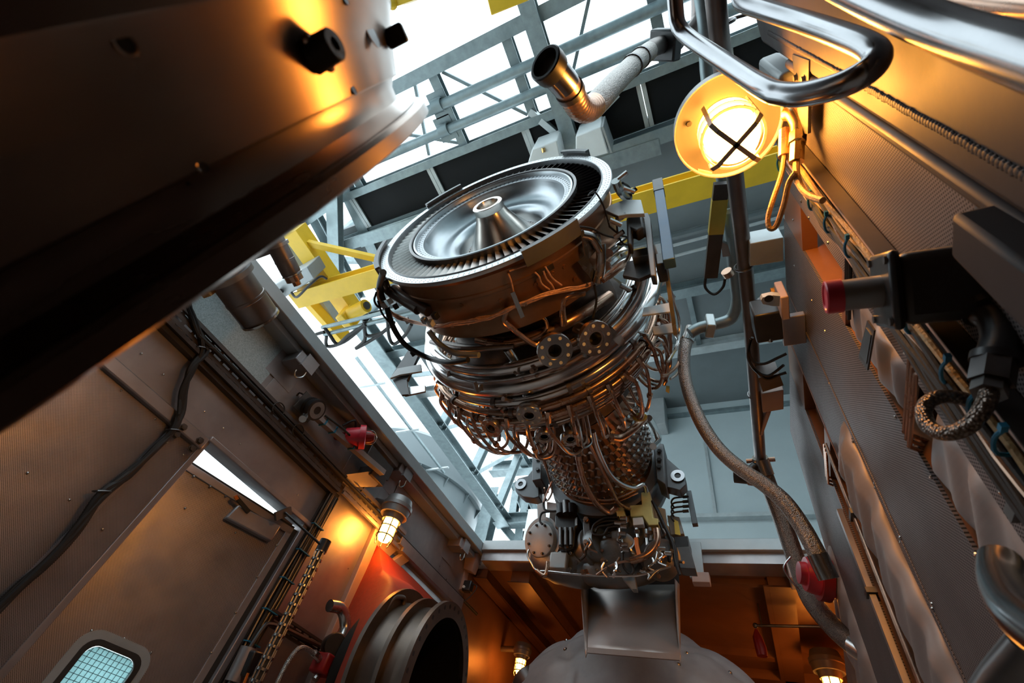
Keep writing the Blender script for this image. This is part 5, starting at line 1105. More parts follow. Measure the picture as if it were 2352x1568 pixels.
for k in range(40):
    a = k * 9; obj('hub_stud', MB().bolt(EP(.21, .215, a), -en, .0055, .012), 'steel_dark', E) if 0 else None
# shroud clips around the flange
for (x0, y0, x1, y1) in ((986, 478, 1056, 427), (1302, 350, 1368, 346), (868, 568, 866, 628), (1200, 588, 1308, 512)):
    a0, a1 = eth(eu(x0, y0, -.0)), eth(eu(x1, y1, -.0))
    if abs(a1 - a0) > 180: a0, a1 = (a0 + 360, a1) if a0 < a1 else (a0, a1 + 360)
    el('shroud_clip', [(-.030, .700), (-.030, .728), (.05, .728), (.05, .716), (-.018, .716), (-.018, .700)], 'mount_grey', a0=a0, a1=a1, cl=True)
# ---- casing
el('casing_lip', [(.018, .690), (.03, .682), (.045, .668), (.05, .664)], 'brown_metal', seg=128)
el('turbine_casing', [(.05, .664), (.12, .662), (.125, .668), (.14, .668), (.145, .660), (.34, .650), (.36, .655), (.385, .655), (.39, .64), (.40, .60)], 'brown_metal', seg=128)
el('recessed_case', [(.40, .60), (.42, .53), (.60, .52), (.78, .55), (.80, .60)], 'engine_dark', seg=96)
el('combustor_case', [(.80, .60), (.84, .64), (.90, .645), (.93, .62), (1.05, .60), (1.25, .56), (1.30, .57), (1.33, .57), (1.36, .50), (1.50, .44)], 'engine_dark', seg=96)
for (x, y) in [(1296, 612), (1270, 628), (1231, 652), (1335, 582), (1210, 630), (1150, 690), (1045, 680), (1120, 660), (1350, 560), (1175, 610), (1060, 700), (1320, 640)]:
    p = er(x, y, .657); n = rad(eth(p)); obj('boss', MB().lathe([(0, .012), (.006, .011), (.006, .006), (.004, .005), (.004, 1e-5)], p, n, 14), 'brown_metal', E)
for (x, y) in [(1238, 578), (1265, 561), (1298, 542)]:
    p = er(x, y, .668); obj('lug_bolt', MB().bolt(p, rad(eth(p)), .008, .012), 'steel', E)
# ---- wiring harness
def trace(P, r, ro=None): return [er(x, y, r if ro is None else r + ro[i]) for i, (x, y) in enumerate(P)]
rg = random.Random(8)
hp = [(873, 640), (868, 680), (885, 705), (915, 728), (955, 742), (1000, 747), (1040, 744), (1085, 737), (1125, 728), (1165, 712), (1200, 697), (1250, 678), (1300, 665), (1345, 656), (1380, 640), (1420, 610), (1443, 580), (1447, 540), (1444, 505)]
hm = obj('wiring_harness', MB().tube(trace(hp, .69), .0085, 10, smooth=5), 'copper_wire', E)
for k in range(6):
    obj('strand', MB().tube([er(x + rg.uniform(-2, 2), y + rg.uniform(-4.5, 4.5), .695 + rg.uniform(-.004, .008)) for x, y in hp[2:]], .0042, 7, smooth=5), 'copper_wire', hm)
for x, y in [(1160, 714), (1205, 696), (1040, 745), (1000, 748), (1345, 656)]: p = er(x, y, .69); obj('clip', MB().cbox(p, rad(eth(p)), en, .02, .02, .025), 'bronze', hm)
for P in ([(1075, 745), (1095, 730), (1130, 725)], [(1275, 672), (1268, 655), (1255, 640), (1248, 622)], [(1262, 665), (1245, 652), (1238, 635), (1228, 625)], [(1290, 655), (1270, 640), (1258, 622), (1252, 612)], [(1167, 628), (1175, 650), (1182, 690), (1180, 702)], [(1170, 622), (1230, 600), (1300, 560), (1325, 530)], [(1165, 712), (1158, 735), (1175, 752), (1190, 765), (1225, 790), (1245, 792)]):
    obj('lead', MB().tube(trace(P, .68), .005 if P[0] != (1165, 712) else .014, 8, smooth=6), 'copper_wire' if P[0] != (1165, 712) else 'bronze', hm)
obj('thermocouple_block', MB().cbox(er(1250, 618, .665), rad(eth(er(1250, 618, .665))), en, .09, .03, .03), 'engine_dark', hm)
# bright strut plates on the casing
for P in ([(1172, 672), (1182, 668), (1205, 725), (1196, 730)], [(1325, 600), (1345, 585), (1380, 650), (1368, 656)], [(1335, 545), (1375, 530), (1380, 560), (1345, 600)]):
    obj('strut_plate', MB().plate(trace(P, .70), rad(eth(er(*P[0], .70))) * .006), 'steel', E)
# ---- recess pipework
for P, r, w_, m_ in (([(1105, 768), (1110, 757), (1140, 752), (1150, 745)], .62, .018, 'bronze'), ([(1120, 785), (1170, 790), (1230, 775), (1255, 755), (1250, 732), (1225, 727), (1200, 735)], .62, .010, 'bronze'), ([(1095, 775), (1160, 788), (1250, 765), (1330, 725), (1400, 680)], .58, .034, 'bronze'), ([(1295, 745), (1290, 700), (1305, 680), (1340, 672)], .64, .020, 'bronze'), ([(1020, 790), (1090, 800), (1160, 790)], .60, .022, 'engine_dark'), ([(990, 785), (1050, 800), (1120, 800), (1180, 795)], .66, .014, 'pipe_dark'), ([(1380, 560), (1380, 610), (1372, 650)], .73, .024, 'steel'), ([(1335, 537), (1360, 545), (1378, 575)], .73, .020, 'steel'), ([(1165, 800), (1185, 830), (1195, 850)], .62, .026, 'steel'), ([(1215, 820), (1230, 850)], .62, .018, 'bronze')):
    obj('recess_pipe', MB().tube(trace(P, r), w_, 14, smooth=6), m_, E)
# ---- ring manifolds
def arc(u, r, a0, a1, n=40, du=0): return [EP(u + du * math.sin(R(a0 + (a1 - a0) * k / n)), r, a0 + (a1 - a0) * k / n) for k in range(n + 1)]
for nm, u, r, w_, a0, a1, m_ in (('large_manifold', .70, .715, .058, -215, 45, 'bright_tube'), ('inner_manifold', .60, .685, .034, -210, 40, 'bright_tube'), ('fuel_manifold', .86, .765, .020, -215, 30, 'bronze'), ('fuel_manifold', .92, .775, .022, -200, 35, 'bronze'), ('fuel_manifold', .975, .755, .014, -200, 30, 'bronze'), ('thin_manifold', 1.02, .74, .010, -200, 30, 'bright_tube'), ('thin_manifold', 1.06, .72, .012, -200, 25, 'bronze'), ('steam_manifold', .80, .74, .028, -120, 45, 'bright_tube')):
    m = obj(nm, MB().tube(arc(u, r, a0, a1, 60), w_, 18), m_, E)
    if w_ < .03:
        for a in range(int(a0) + 20, int(a1) - 10, 34): obj('clamp', MB().lathe([(-.012, w_ + .001), (-.012, w_ + .008), (.012, w_ + .008), (.012, w_ + .001)], EP(u, r, a), EP(u, r, a + 1) - EP(u, r, a), 12, closed=True), 'pipe_dark', m)
# bright pair of large pipes rising at the right
for P, w_ in (([(1405, 760), (1430, 735), (1460, 690), (1472, 655), (1476, 632)], .036), ([(1420, 778), (1455, 745), (1490, 690), (1503, 650), (1508, 630)], .044)):
    obj('bleed_pipe', MB().tube(trace(P, .80), w_, 18, smooth=6), 'bright_tube', E)
# ---- fuel hoses looping under the combustor
for k, a in enumerate(range(-204, 30, 9)):
    j = rg.uniform(-2, 2); L = rg.uniform(-.04, .05); da = rg.uniform(-4, 4)
    P = [EP(.90, .79, a), EP(.96, .83, a + j), EP(1.12 + L, .815, a + j + da * .5), EP(1.26 + L, .77, a + j + da), EP(1.33 + L, .70, a + da + 3), EP(1.30 + L, .63, a + da + 5), EP(1.17, .585, a + 5)]
    h = obj('fuel_hose', MB().tube(P, .0105, 10, smooth=7), 'bronze', E)
    d = (P[1] - P[0]).normalized(); obj('fitting', MB().lathe([(-.02, .012), (-.02, .019), (.0, .019), (.004, .016), (.04, .016), (.045, .012)], P[0], d, 6, closed=True), 'bronze', h)
    obj('nut', MB().lathe([(-.015, .011), (-.015, .018), (.015, .018), (.015, .011)], P[2], P[3] - P[1], 6, closed=True), 'bronze', h) if k % 2 else None
    if k % 3 == 0:
        P2 = [p + en * .06 + rad(a) * -.02 + (EP(1, .7, a + 3) - EP(1, .7, a)) * (.6) for p in P]; obj('fuel_hose', MB().tube(P2, .008, 8, smooth=7), 'bright_tube' if k % 2 else 'bronze', E)
# ---- flanged ports
def port(px, py, r, R1, tilt, nb):
    p = er(px, py, r); th = eth(p); n = (rad(th) - en * tilt).normalized()
    f = obj('flanged_port', MB().lathe([(-.17, R1 * .5), (-.032, R1 * .5), (-.028, R1), (0, R1), (.002, R1 * .985), (.002, R1 * .52), (-.004, R1 * .50), (-.004, R1 * .38), (-.1, R1 * .36)], p, n, 40), 'steel', E)
    obj('bore', MB().lathe([(-.06, 1e-4), (-.06, R1 * .37)], p, n, 24), 'black', f)
    x, y, z = basis(n)
    for k in range(nb):
        a = (k + .5) * math.tau / nb; q = p + (x * math.cos(a) + y * math.sin(a)) * R1 * .78 + n * .001
        b_ = obj('bolt_hole', MB().cyl(q, q + n * .003, R1 * .10, seg=12), 'white_paint', f)  # white discs paint in the bright sky seen through the holes
    return f
port(1275, 806, .82, .088, .25, 8); port(1369, 778, .83, .090, .2, 8); port(1215, 955, .83, .070, .05, 6); port(1127, 984, .83, .063, .2, 6); port(1250, 1004, .80, .056, -.1, 6); port(1311, 1010, .80, .058, -.1, 6)
for P in ([(1480, 960), (1455, 985), (1425, 1005), (1405, 1005)],): obj('drain_elbow', MB().tube(trace(P, .62), .026, 14, smooth=5), 'bronze', E)
p = er(1470, 958, .64); obj('yellow_cover', MB().ball(p, .035, 12, (1.4, .9, .8)), 'yellow_tag', E)
p = er(1530, 885, .80); obj('yellow_tag', MB().plate([p, p + V((.02, 0, -.01)), p + V((.015, .0, -.07)), p + V((-.005, 0, -.05))], (0, .003, 0)), 'yellow_tag', E)
# ---- compressor with variable vane levers
XO = .045
def cl_(nm, prof, m_): return obj(nm, MB().lathe(prof, EC + exx * XO, en, 96), m_, E)
cl_('compressor_case', [(1.46, .44), (1.50, .43), (1.52, .43), (2.30, .40), (2.32, .41), (2.36, .41), (2.40, .43)], 'brown_metal')
cl_('front_frame', [(2.40, .43), (2.42, .50), (2.46, .50), (2.47, .46), (2.62, .46), (2.64, .52), (2.70, .52), (2.72, .40), (2.9, .30), (2.9, 1e-4)], 'mount_grey')
vl = []; rows = 8; cnt = 0; rest = MB(); firstv = None
for i in range(rows):
    u = 1.56 + i * .098; rr_ = .428 - .028 * i / rows + .012
    obj('unison_ring', MB().tube([EP(u + .03, rr_ + .028, a, XO) for a in range(-215, 36, 5)], .005, 6), 'pipe_dark', E)
    for k in range(32):
        a = -190 + k * 6.6 + (3.3 if i % 2 else 0)
        mb = MB(); p = EP(u, rr_ - .012, a, XO); n = rad(a)
        m1 = MB().cyl(p, p + n * .058, .012, seg=7); m1.bar(p + n * .046, EP(u + .036, rr_ + .034, a + 2.2, XO), .014, .008, n)
        if (-150 < a < -10) and i >= 0 and cnt < 100 and (k + i) % 2 == 0: obj('vane_lever', m1, 'bright_tube', E); cnt += 1
        else: o_ = len(rest.v); rest.v += m1.v; rest.f += [tuple(q + o_ for q in f) for f in m1.f]
obj('far_vane_lever', rest, 'steel', E, kind='stuff')
# pipes running past the compressor
for P, r, w_, m_ in (([(1326, 1030), (1330, 1060), (1342, 1105), (1362, 1145), (1385, 1170), (1402, 1176), (1415, 1165)], .56, .022, 'bronze'), ([(1345, 1000), (1372, 1055), (1398, 1110), (1412, 1140), (1425, 1158), (1455, 1172)], .54, .015, 'bronze'), ([(1362, 990), (1372, 1030), (1398, 1085), (1425, 1110), (1455, 1120), (1478, 1112), (1484, 1128)], .55, .018, 'bright_tube'), ([(1250, 1060), (1262, 1100), (1268, 1130), (1255, 1150), (1250, 1120)], .50, .008, 'bronze'), ([(1268, 1105), (1255, 1135), (1247, 1155)], .58, .006, 'copper_wire'), ([(1490, 960), (1505, 985), (1512, 1010), (1500, 1025)], .56, .026, 'bright_tube'), ([(1235, 1020), (1246, 1050), (1256, 1075)], .5, .012, 'bronze'), ([(1300, 1125), (1330, 1140), (1400, 1148), (1460, 1125)], .50, .008, 'bronze'), ([(1300, 1133), (1330, 1150), (1400, 1156), (1465, 1132)], .50, .006, 'bronze')):
    pp = obj('pipe', MB().tube(trace(P, r), w_, 12, smooth=6), m_, E)
p = er(1328, 1036, .56); obj('hose_clamp', MB().lathe([(-.02, .022), (-.02, .032), (.02, .032), (.02, .022)], p, en, 14, closed=True), 'steel_dark', E)
# ---- engine mounts with eyes
def mount(P, eye, u, face):
    b_ = obj('mount_bracket', MB().plate([eu(x, y, u) for x, y in P], en * .10), 'mount_grey', E, bevel=.006)
    p = eu(*eye, u) - en * .003; obj('eye_bush', MB().lathe([(-.012, .024), (-.012, .052), (.0, .052), (.0, .024)], p, en, 28, closed=True), 'steel_polish', b_); obj('eye_bore', MB().lathe([(-.004, 1e-4), (-.004, .024)], p, en, 20), 'black', b_)
    obj('face_plate', MB().plate([eu(x, y, u - .10) for x, y in face], en * .22), 'mount_grey', b_, bevel=.008)
    return b_
b_ = mount([(1236, 1062), (1212, 1092), (1190, 1098), (1181, 1110), (1184, 1127), (1200, 1140), (1226, 1144), (1238, 1140)], (1197, 1113), 2.38, [(1222, 1040), (1243, 1040), (1243, 1100), (1222, 1104)])
for y in (1055, 1078): p = eu(1235, y, 2.27); obj('bolt_head', MB().bolt(p, -en, .016, .012), 'black', b_)
b_ = mount([(1528, 1048), (1562, 1078), (1574, 1096), (1576, 1112), (1562, 1126), (1532, 1118)], (1557, 1094), 2.38, [(1500, 1018), (1524, 1018), (1528, 1112), (1508, 1100)])
for y in (1036, 1056, 1072): p = eu(1514, y, 2.27); obj('bolt_head', MB().bolt(p, -en, .016, .012), 'black', b_)
obj('mount_link', MB().plate([eu(x, y, 2.34) for x, y in [(1440, 1108), (1480, 1072), (1488, 1078), (1452, 1118)]], en * .03), 'mount_grey', E, bevel=.004)
p = eu(1480, 1074, 2.33); obj('link_eye', MB().lathe([(-.01, .010), (-.01, .024), (.02, .024), (.02, .010)], p, en, 18, closed=True), 'steel', E)
# white side panel of the front frame
obj('side_panel', MB().plate([eu(x, y, 2.62) for x, y in [(1232, 1120), (1250, 1135), (1254, 1222), (1236, 1212)]], en * .02), 'white_paint', E)
obj('front_band', MB().plate([eu(x, y, 2.48) for x, y in [(1256, 1152), (1300, 1158), (1360, 1160), (1440, 1142), (1442, 1156), (1365, 1176), (1300, 1174), (1256, 1170)]], en * .03), 'white_paint', E)
# ---- accessory gearbox and its accessories
u0 = 2.66
def gx(px, py, u=u0): return eu(px, py, u)
gb = obj('gearbox', MB().tube([gx(1232, 1262), gx(1262, 1285), gx(1310, 1295), gx(1380, 1298), (gx(1450, 1290)), gx(1520, 1272), gx(1552, 1250)], [.10, .13, .145, .16, .165, .17, .15, .13, .12, .11, .10, .10, .10, .10], 24, smooth=4), 'gearbox', E, sharp=60)
obj('lower_case', MB().tube([gx(1330, 1300, u0 - .05), gx(1400, 1318, u0 - .05), gx(1470, 1310, u0 - .05), gx(1520, 1285, u0 - .05)], [.09, .11, .11, .10, .10, .10, .10, .09, .09, .09], 20, smooth=4), 'gearbox', gb, sharp=60)
p = gx(1240, 1238, 2.48); n = (CAM - p).normalized(); n = (n * .75 - exx * .45 + ezz * .1).normalized()
cv = obj('round_cover', MB().lathe([(-.24, 1e-4), (-.24, .13), (-.18, .155), (-.03, .155), (-.03, .148), (-.012, .140), (0, .132), (.004, .12), (.004, 1e-4)], p, n, 40), 'grey_box', E)
x, y, z = basis(n)
for k in range(8): a = k * math.tau / 8 + .2; obj('cover_bolt', MB().bolt(p + n * .003 + (x * math.cos(a) + y * math.sin(a)) * .112, n, .009, .016), 'black', cv)
obj('cover_flange', MB().lathe([(-.05, .150), (-.05, .178), (-.03, .178), (-.03, .150)], p, n, 40, closed=True), 'grey_box', cv)
hb2 = obj('pump_block', MB().plate([gx(x, y, 2.42) for x, y in [(1274, 1182), (1326, 1178), (1328, 1208), (1322, 1212), (1320, 1256), (1300, 1264), (1282, 1258), (1280, 1214), (1274, 1210)]], en * .16), 'black', E, bevel=.012)
for px in (1290, 1312): obj('pump_column', MB().tube([gx(px, 1160, 2.40), gx(px, 1182, 2.40)], .045, 16), 'black', hb2)
obj('pump_spout', MB().tube([gx(1300, 1152, 2.38), gx(1302, 1180, 2.38)], .035, 16), 'steel_dark', hb2)
for px in (1288, 1300, 1312): obj('pump_rib', MB().tube([gx(px, 1212, 2.40), gx(px, 1252, 2.40)], .016, 10), 'steel_dark', hb2)
obj('pump_port', MB().plate([gx(x, y, 2.415) for x, y in [(1321, 1190), (1326, 1188), (1326, 1206), (1321, 1208)]], en * -.004), 'steel', hb2)
gn = obj('generator', MB().lathe([(-.16, 1e-4), (-.16, .12), (-.12, .135), (-.06, .135), (-.055, .150), (-.03, .150), (-.025, .13), (.02, .128), (.06, .11), (.065, 1e-4)], gx(1372, 1252, 2.50), (exx * .8 + ezz * .1 - en * .55), 36), 'gearbox', E)
obj('generator_plate', MB().plate([gx(x, y, 2.40) for x, y in [(1338, 1195), (1354, 1192), (1358, 1250), (1342, 1256)]], en * .06), 'steel_dark', gn, bevel=.006)
for y_ in (1193, 1246): obj('stud_nut', MB().bolt(gx(1346, y_, 2.39), -en, .018, .02), 'bronze', gn)
obj('side_cover', MB().lathe([(-.04, 1e-4), (-.04, .15), (.0, .15), (.012, .13), (.02, .08), (.02, 1e-4)], gx(1420, 1268, 2.46), (-en - ezz * .4), 32), 'gearbox', gb)
obj('starter', MB().lathe([(-.05, 1e-4), (-.05, .12), (.05, .125), (.06, .14), (.075, .14), (.08, .11), (.12, .06), (.125, 1e-4)], gx(1510, 1280, 2.50), (exx * .5 - ezz * .5 - en * .6), 36), 'gearbox', E)
obj('pad_clamp', MB().cbox(gx(1284, 1290, 2.47), -en, ezz, .14, .13, .06), 'grey_box', gb, bevel=.012)
obj('dark_filler', MB().plate([gx(x, y, 2.74) for x, y in [(1262, 1175), (1380, 1170), (1500, 1180), (1530, 1240), (1500, 1300), (1300, 1310), (1255, 1250)]], en * .08), 'engine_dark', gb, bevel=.01)  # dark plate added so no sky shows between the accessories
obj('rear_case', MB().lathe([(-.02, 1e-4), (-.02, .17), (.06, .19), (.14, .19), (.16, .1), (.16, 1e-4)], gx(1478, 1240, 2.70), -en - ezz * .5, 32), 'gearbox', gb)
# chromate coloured valve block
vb = obj('valve_block', MB().plate([gx(x, y, 2.40) for x, y in [(1446, 1160), (1474, 1158), (1472, 1130), (1492, 1128), (1500, 1188), (1512, 1190), (1512, 1205), (1490, 1206), (1476, 1184), (1448, 1186)]], en * .10), 'chromate', E, bevel=.006)
obj('small_block', MB().plate([gx(x, y, 2.38) for x, y in [(1414, 1166), (1432, 1163), (1436, 1184), (1418, 1190)]], en * .08), 'chromate', vb, bevel=.005)
obj('cover_plate', MB().plate([gx(x, y, 2.365) for x, y in [(1453, 1189), (1476, 1187), (1478, 1204), (1454, 1206)]], en * .05), 'white_paint', vb, bevel=.003)
kp = gx(1435, 1193, 2.37); obj('gauge_cap', MB().cyl(kp + en * .06, kp, .032, seg=20), 'steel', vb)
for px, py, r, L, m_ in ((1484, 1215, .012, 38, 'steel'), (1462, 1212, .013, 22, 'bright_tube'), (1492, 1212, .014, 30, 'steel_dark'), (1424, 1210, .012, 42, 'bright_tube'), (1428, 1240, .015, 30, 'steel')):
    obj('fitting', MB().tube([gx(px, py, 2.40), gx(px + 3, py + L, 2.41)], r, 8), m_, vb); obj('fitting_nut', MB().lathe([(-.012, .011), (-.012, r * 1.6), (.012, r * 1.6), (.012, .011)], gx(px + 1, py + L * .4, 2.40), gx(px + 3, py + L, 2.41) - gx(px, py, 2.40), 6, closed=True), 'bright_tube', vb)
for P, w_, m_, u in (([(1461, 1236), (1463, 1255), (1468, 1275), (1466, 1282)], .016, 'orange_plastic', 2.38), ([(1508, 1215), (1510, 1240), (1500, 1262), (1480, 1278), (1462, 1284), (1448, 1288)], .026, 'bronze', 2.38), ([(1215, 1262), (1212, 1275), (1222, 1295), (1233, 1310), (1260, 1312), (1340, 1320), (1440, 1322), (1480, 1318), (1540, 1300)], .008, 'bright_tube', 2.40), ([(1233, 1310), (1250, 1322), (1256, 1310), (1258, 1290)], .016, 'bronze', 2.40), ([(1370, 1320), (1400, 1300), (1430, 1290), (1450, 1290)], .008, 'bronze', 2.38), ([(1470, 1310), (1490, 1320), (1490, 1330), (1505, 1315), (1520, 1305)], .008, 'steel', 2.40)):
    obj('pipe', MB().tube([gx(x, y, u) for x, y in P], w_, 12, smooth=6), m_, gb)
# cables and connectors
for k, P in enumerate([[(1422, 1188), (1390, 1190), (1365, 1205), (1362, 1225), (1385, 1228), (1395, 1215)], [(1420, 1200), (1400, 1205), (1375, 1210), (1368, 1222)], [(1424, 1208), (1398, 1212), (1390, 1228), (1405, 1232)], [(1422, 1196), (1385, 1198), (1360, 1215), (1375, 1230), (1400, 1222)], [(1255, 1145), (1248, 1155), (1252, 1170), (1268, 1174), (1285, 1172)], [(1265, 1174), (1245, 1178), (1240, 1195), (1246, 1204)], [(1430, 1265), (1432, 1300), (1448, 1318), (1455, 1308), (1448, 1290)], [(1498, 1150), (1512, 1178), (1530, 1215), (1545, 1250), (1550, 1285), (1562, 1320)], [(1512, 1180), (1535, 1230), (1548, 1262), (1552, 1300)], [(1515, 1200), (1530, 1240), (1538, 1290)], [(1540, 1235), (1552, 1262), (1556, 1300)], [(1505, 1160), (1520, 1192), (1528, 1225)]]):
    obj('cable', MB().tube([gx(x, y, 2.38 + .004 * k) for x, y in P], .009 if k < 7 else .011, 8, smooth=6), 'cable_black', E)
for k, (x_, y_) in enumerate([(1425, 1190), (1425, 1200), (1426, 1209), (1424, 1225), (1428, 1250), (1431, 1262), (1412, 1200), (1515, 1260), (1528, 1270)]):
    p = gx(x_, y_, 2.37); obj('connector', MB().cyl(p, p + (gx(x_ + 14, y_ + 1, 2.37) - p), .016, seg=10), 'steel' if k % 2 else 'bright_tube', E)
# many small pipes, bolts and fittings on the accessory side
for k in range(26):
    x_, y_ = rg.uniform(1300, 1545), rg.uniform(1255, 1325); p = gx(x_, y_, rg.uniform(2.36, 2.46))
    obj('casing_bolt', MB().bolt(p, -en - ezz * .4, rg.uniform(.008, .014), .014), rg.choice(['steel', 'bronze', 'steel_dark']), gb)
for k in range(12):
    x_, y_ = rg.uniform(1340, 1530), rg.uniform(1215, 1300); P = [gx(x_, y_, 2.38)]
    for j in range(3): P.append(gx(x_ + rg.uniform(-7, 7) * (j + 1), y_ + 11 * (j + 1), 2.38 + rg.uniform(-.01, .02) * j))
    obj('small_pipe', MB().tube(P, rg.choice([.007, .009, .012]), 8, smooth=6), rg.choice(['bronze', 'steel', 'engine_dark', 'bright_tube']), gb)
# bracket plates and electronics right of the gearbox
obj('mount_tray', MB().plate([gx(x, y, 2.62) for x, y in [(1500, 1160), (1528, 1168), (1532, 1205), (1560, 1226), (1508, 1230)]], en * .03), 'white_paint', E, bevel=.004)
obj('sensor_box', MB().plate([gx(x, y, 2.60) for x, y in [(1532, 1182), (1560, 1186), (1572, 1226), (1540, 1228)]], en * .12), 'grey_box', E, bevel=.006)
obj('box_shelf', MB().plate([gx(x, y, 2.55) for x, y in [(1548, 1232), (1580, 1230), (1582, 1258), (1552, 1262)]], en * .2), 'black', E, bevel=.004)
obj('lower_shelf', MB().plate([gx(x, y, 2.52) for x, y in [(1550, 1256), (1584, 1254), (1598, 1306), (1562, 1304)]], en * .12), 'mount_grey', E, bevel=.004)
obj('terminal_bar', MB().bar(gx(1582, 1130, 2.55), gx(1597, 1206, 2.55), .04, .05, en), 'mount_grey', E, bevel=.003)
for k in range(4):
    y_ = 1140 + k * 11; p = gx(1582, y_, 2.53); obj('terminal', MB().cyl(p, p + (gx(1568, y_ + 1, 2.53) - p), .012, seg=8), 'black', E)
    obj('cable', MB().tube([gx(1568, y_ + 1, 2.53), gx(1548, y_ + 4, 2.52), gx(1542, y_ + 14, 2.52), gx(1548, y_ + 24, 2.52)], .007, 6, smooth=5), 'cable_black', E)
p = gx(1548, 1192, 2.55); obj('yellow_tag', MB().plate([p, p + V((.03, 0, -.02)), p + V((.04, 0, -.13)), p + V((0, 0, -.12))], en * .004), 'yellow_tag', E)
obj('nose_wedge', MB().plate([gx(x, y, 2.45) for x, y in [(1428, 1324), (1456, 1316), (1462, 1352), (1452, 1352)]], en * .06), 'grey_box', gb)
obj('tie_rod', MB().tube([gx(1555, 1288, 2.5), gx(1570, 1291, 2.45)], .01, 8), 'bright_tube', E)
# ---- right flank of the engine: frame bars, brackets, elbows, wiring
def fl(P, u, t_, m_, nm, **k): return obj(nm, MB().plate([eu(x, y, u) for x, y in P], en * t_), m_, E, **k)
fl([(1388, 482), (1402, 470), (1435, 458), (1472, 458), (1480, 490), (1438, 492), (1420, 496)], .10, .02, 'white_paint', 'flank_plate', bevel=.003)
fl([(1472, 490), (1488, 488), (1493, 500), (1506, 632), (1494, 632), (1478, 502)], .18, .05, 'mount_grey', 'flank_frame', bevel=.004)
fl([(1500, 560), (1522, 556), (1528, 590), (1508, 592)], .25, .10, 'white_paint', 'actuator_cap', bevel=.01)
fl([(1503, 582), (1526, 578), (1528, 604), (1506, 608)], .22, .10, 'black', 'actuator_body', bevel=.008)
fl([(1438, 500), (1452, 490), (1474, 492), (1478, 520), (1462, 530), (1450, 524), (1450, 560), (1440, 560)], .14, .06, 'rubber', 'hose_elbow', bevel=.012)
fl([(1478, 706), (1540, 694), (1548, 714), (1475, 724)], .55, .01, 'white_paint', 'flank_plate', bevel=.002)
fl([(1497, 750), (1548, 740), (1556, 762), (1502, 768)], .62, .01, 'grey_box', 'drilled_plate', bevel=.002)
fl([(1440, 600), (1490, 590), (1496, 628), (1468, 640), (1430, 632)], .30, .02, 'steel_dark', 'flank_plate', bevel=.002)
fl([(1450, 575), (1510, 562), (1512, 580), (1452, 592)], .26, .05, 'mount_grey', 'cross_bar', bevel=.004)
fl([(1446, 518), (1484, 510), (1486, 524), (1448, 530)], .20, .05, 'mount_grey', 'cross_bar', bevel=.004)
obj('tie_bar', MB().bar(eu(1528, 600, .30), eu(1552, 770, .55), .018, .03, en), 'steel', E)
for P, r, w_, m_ in (([(1445, 505), (1450, 560), (1440, 600), (1415, 625), (1385, 645)], .77, .012, 'bronze'), ([(1414, 415), (1425, 440), (1440, 455)], .74, .022, 'steel'), ([(1430, 420), (1445, 430), (1450, 455), (1438, 470)], .76, .006, 'cable_black'), ([(1400, 520), (1425, 540), (1440, 545), (1420, 560)], .74, .005, 'cable_black'), ([(1415, 500), (1420, 540), (1432, 560), (1450, 562)], .75, .005, 'cable_black'), ([(1330, 520), (1360, 525), (1390, 540), (1430, 550)], .71, .005, 'cable_black'), ([(1400, 580), (1425, 560), (1450, 545)], .72, .022, 'bright_tube'), ([(1395, 610), (1420, 590), (1450, 580), (1475, 575)], .72, .026, 'bright_tube'), ([(1530, 640), (1548, 690), (1560, 740), (1556, 790), (1535, 830)], .86, .010, 'bright_tube'), ([(1545, 740), (1562, 780), (1560, 830), (1535, 858), (1520, 862)], .86, .010, 'bronze'), ([(1552, 770), (1566, 800), (1560, 850), (1540, 870)], .86, .008, 'bright_tube'), ([(1525, 790), (1540, 830), (1530, 870), (1525, 885)], .84, .010, 'bronze'), ([(1480, 770), (1500, 800), (1512, 840), (1530, 875)], .82, .012, 'bronze'), ([(1350, 450), (1365, 440), (1385, 470), (1400, 520)], .705, .004, 'cable_black'), ([(1365, 655), (1370, 690), (1362, 730)], .72, .006, 'cable_black')):
    obj('flank_pipe', MB().tube(trace(P, r), w_, 10, smooth=6), m_, E)
for k, (x_, y_) in enumerate([(1420, 412), (1430, 432), (1442, 448), (1400, 505), (1420, 505), (1460, 520), (1412, 545), (1425, 655), (1440, 668), (1455, 720), (1515, 655), (1520, 740), (1532, 690), (1470, 600), (1510, 610), (1465, 762), (1505, 790)]):
    p = er(x_, y_, .75); obj('fitting', MB().cyl(p, p + (rad(eth(p)) * .03 + en * (.04 if k % 2 else -.02) + V((.02, 0, .01))), .013, seg=8), ['steel', 'bright_tube', 'black'][k % 3], E)
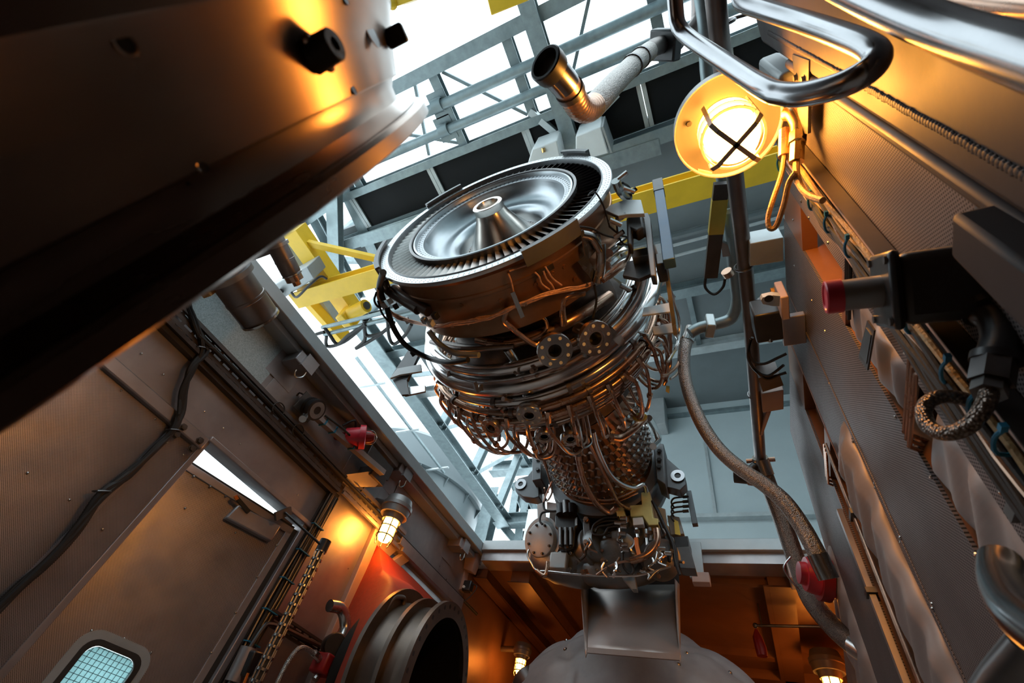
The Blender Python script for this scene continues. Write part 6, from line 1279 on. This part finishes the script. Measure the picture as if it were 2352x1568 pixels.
# ---- left flank
fl([(940, 800), (962, 812), (935, 872), (900, 862)], .60, .02, 'black', 'side_bracket')
fl([(896, 868), (912, 846), (966, 836), (968, 852), (918, 860)], .58, .012, 'white_paint', 'bracket_strap')
fl([(922, 905), (940, 888), (976, 884), (976, 898), (930, 908)], .62, .012, 'steel', 'bracket_strap')
fl([(898, 866), (934, 872), (938, 905), (922, 906)], .60, .015, 'black', 'side_bracket')
for P, r, w_, m_ in (([(888, 705), (905, 755), (935, 795), (985, 822), (1030, 832), (1075, 826)], .74, .016, 'rubber'), ([(880, 640), (892, 668), (925, 690), (960, 712)], .70, .026, 'engine_dark'), ([(905, 665), (940, 690), (985, 715)], .68, .030, 'pipe_dark'), ([(880, 625), (872, 660), (880, 690)], .72, .018, 'rubber'), ([(985, 760), (1010, 790), (1050, 812), (1100, 815)], .70, .016, 'grey_box'), ([(868, 690), (878, 720), (895, 740)], .72, .006, 'cable_black'), ([(865, 670), (860, 690), (870, 705), (885, 700)], .72, .006, 'cable_black')):
    obj('flank_pipe', MB().tube(trace(P, r), w_, 12, smooth=6), m_, E)
for k, (x_, y_) in enumerate([(885, 655), (895, 690), (908, 702), (975, 735), (990, 742), (1000, 725), (880, 700), (935, 735), (948, 810)]):
    p = er(x_, y_, .71); obj('fitting', MB().cbox(p, rad(eth(p)), en, .03, .035, .03), ['steel', 'white_paint', 'black'][k % 3], E, bevel=.003)
# small dense fittings tucked between the manifolds
for k in range(46):
    a = -185 + k * 4.5 + rg.uniform(-2, 2); u = rg.choice([.62, .78, .83, .95, 1.0, 1.1]); r = rg.uniform(.66, .76); p = EP(u, r, a); d = rad(a + rg.uniform(-40, 40)) * .4 + en * rg.uniform(-1, 1)
    obj('fitting', MB().tube([p, p + d.normalized() * rg.uniform(.03, .08)], rg.uniform(.008, .015), 7), rg.choice(['bronze', 'steel', 'engine_dark', 'bright_tube']), E)
# lifting strap bar standing beside the engine, part of the lifting frame
bb = thing('lifting_bar', 'blue square lifting bar standing right of the turbine casing', 'bar', eu(1525, 520, .22))
obj('bar', MB().bar(eu(1512, 424, .22), eu(1538, 606, .22), .05, .05, en), 'blue_bar', bb, bevel=.004); obj('end_cap', MB().bar(eu(1511, 420, .22), eu(1515, 446, .22), .056, .056, en), 'black', bb, bevel=.004)
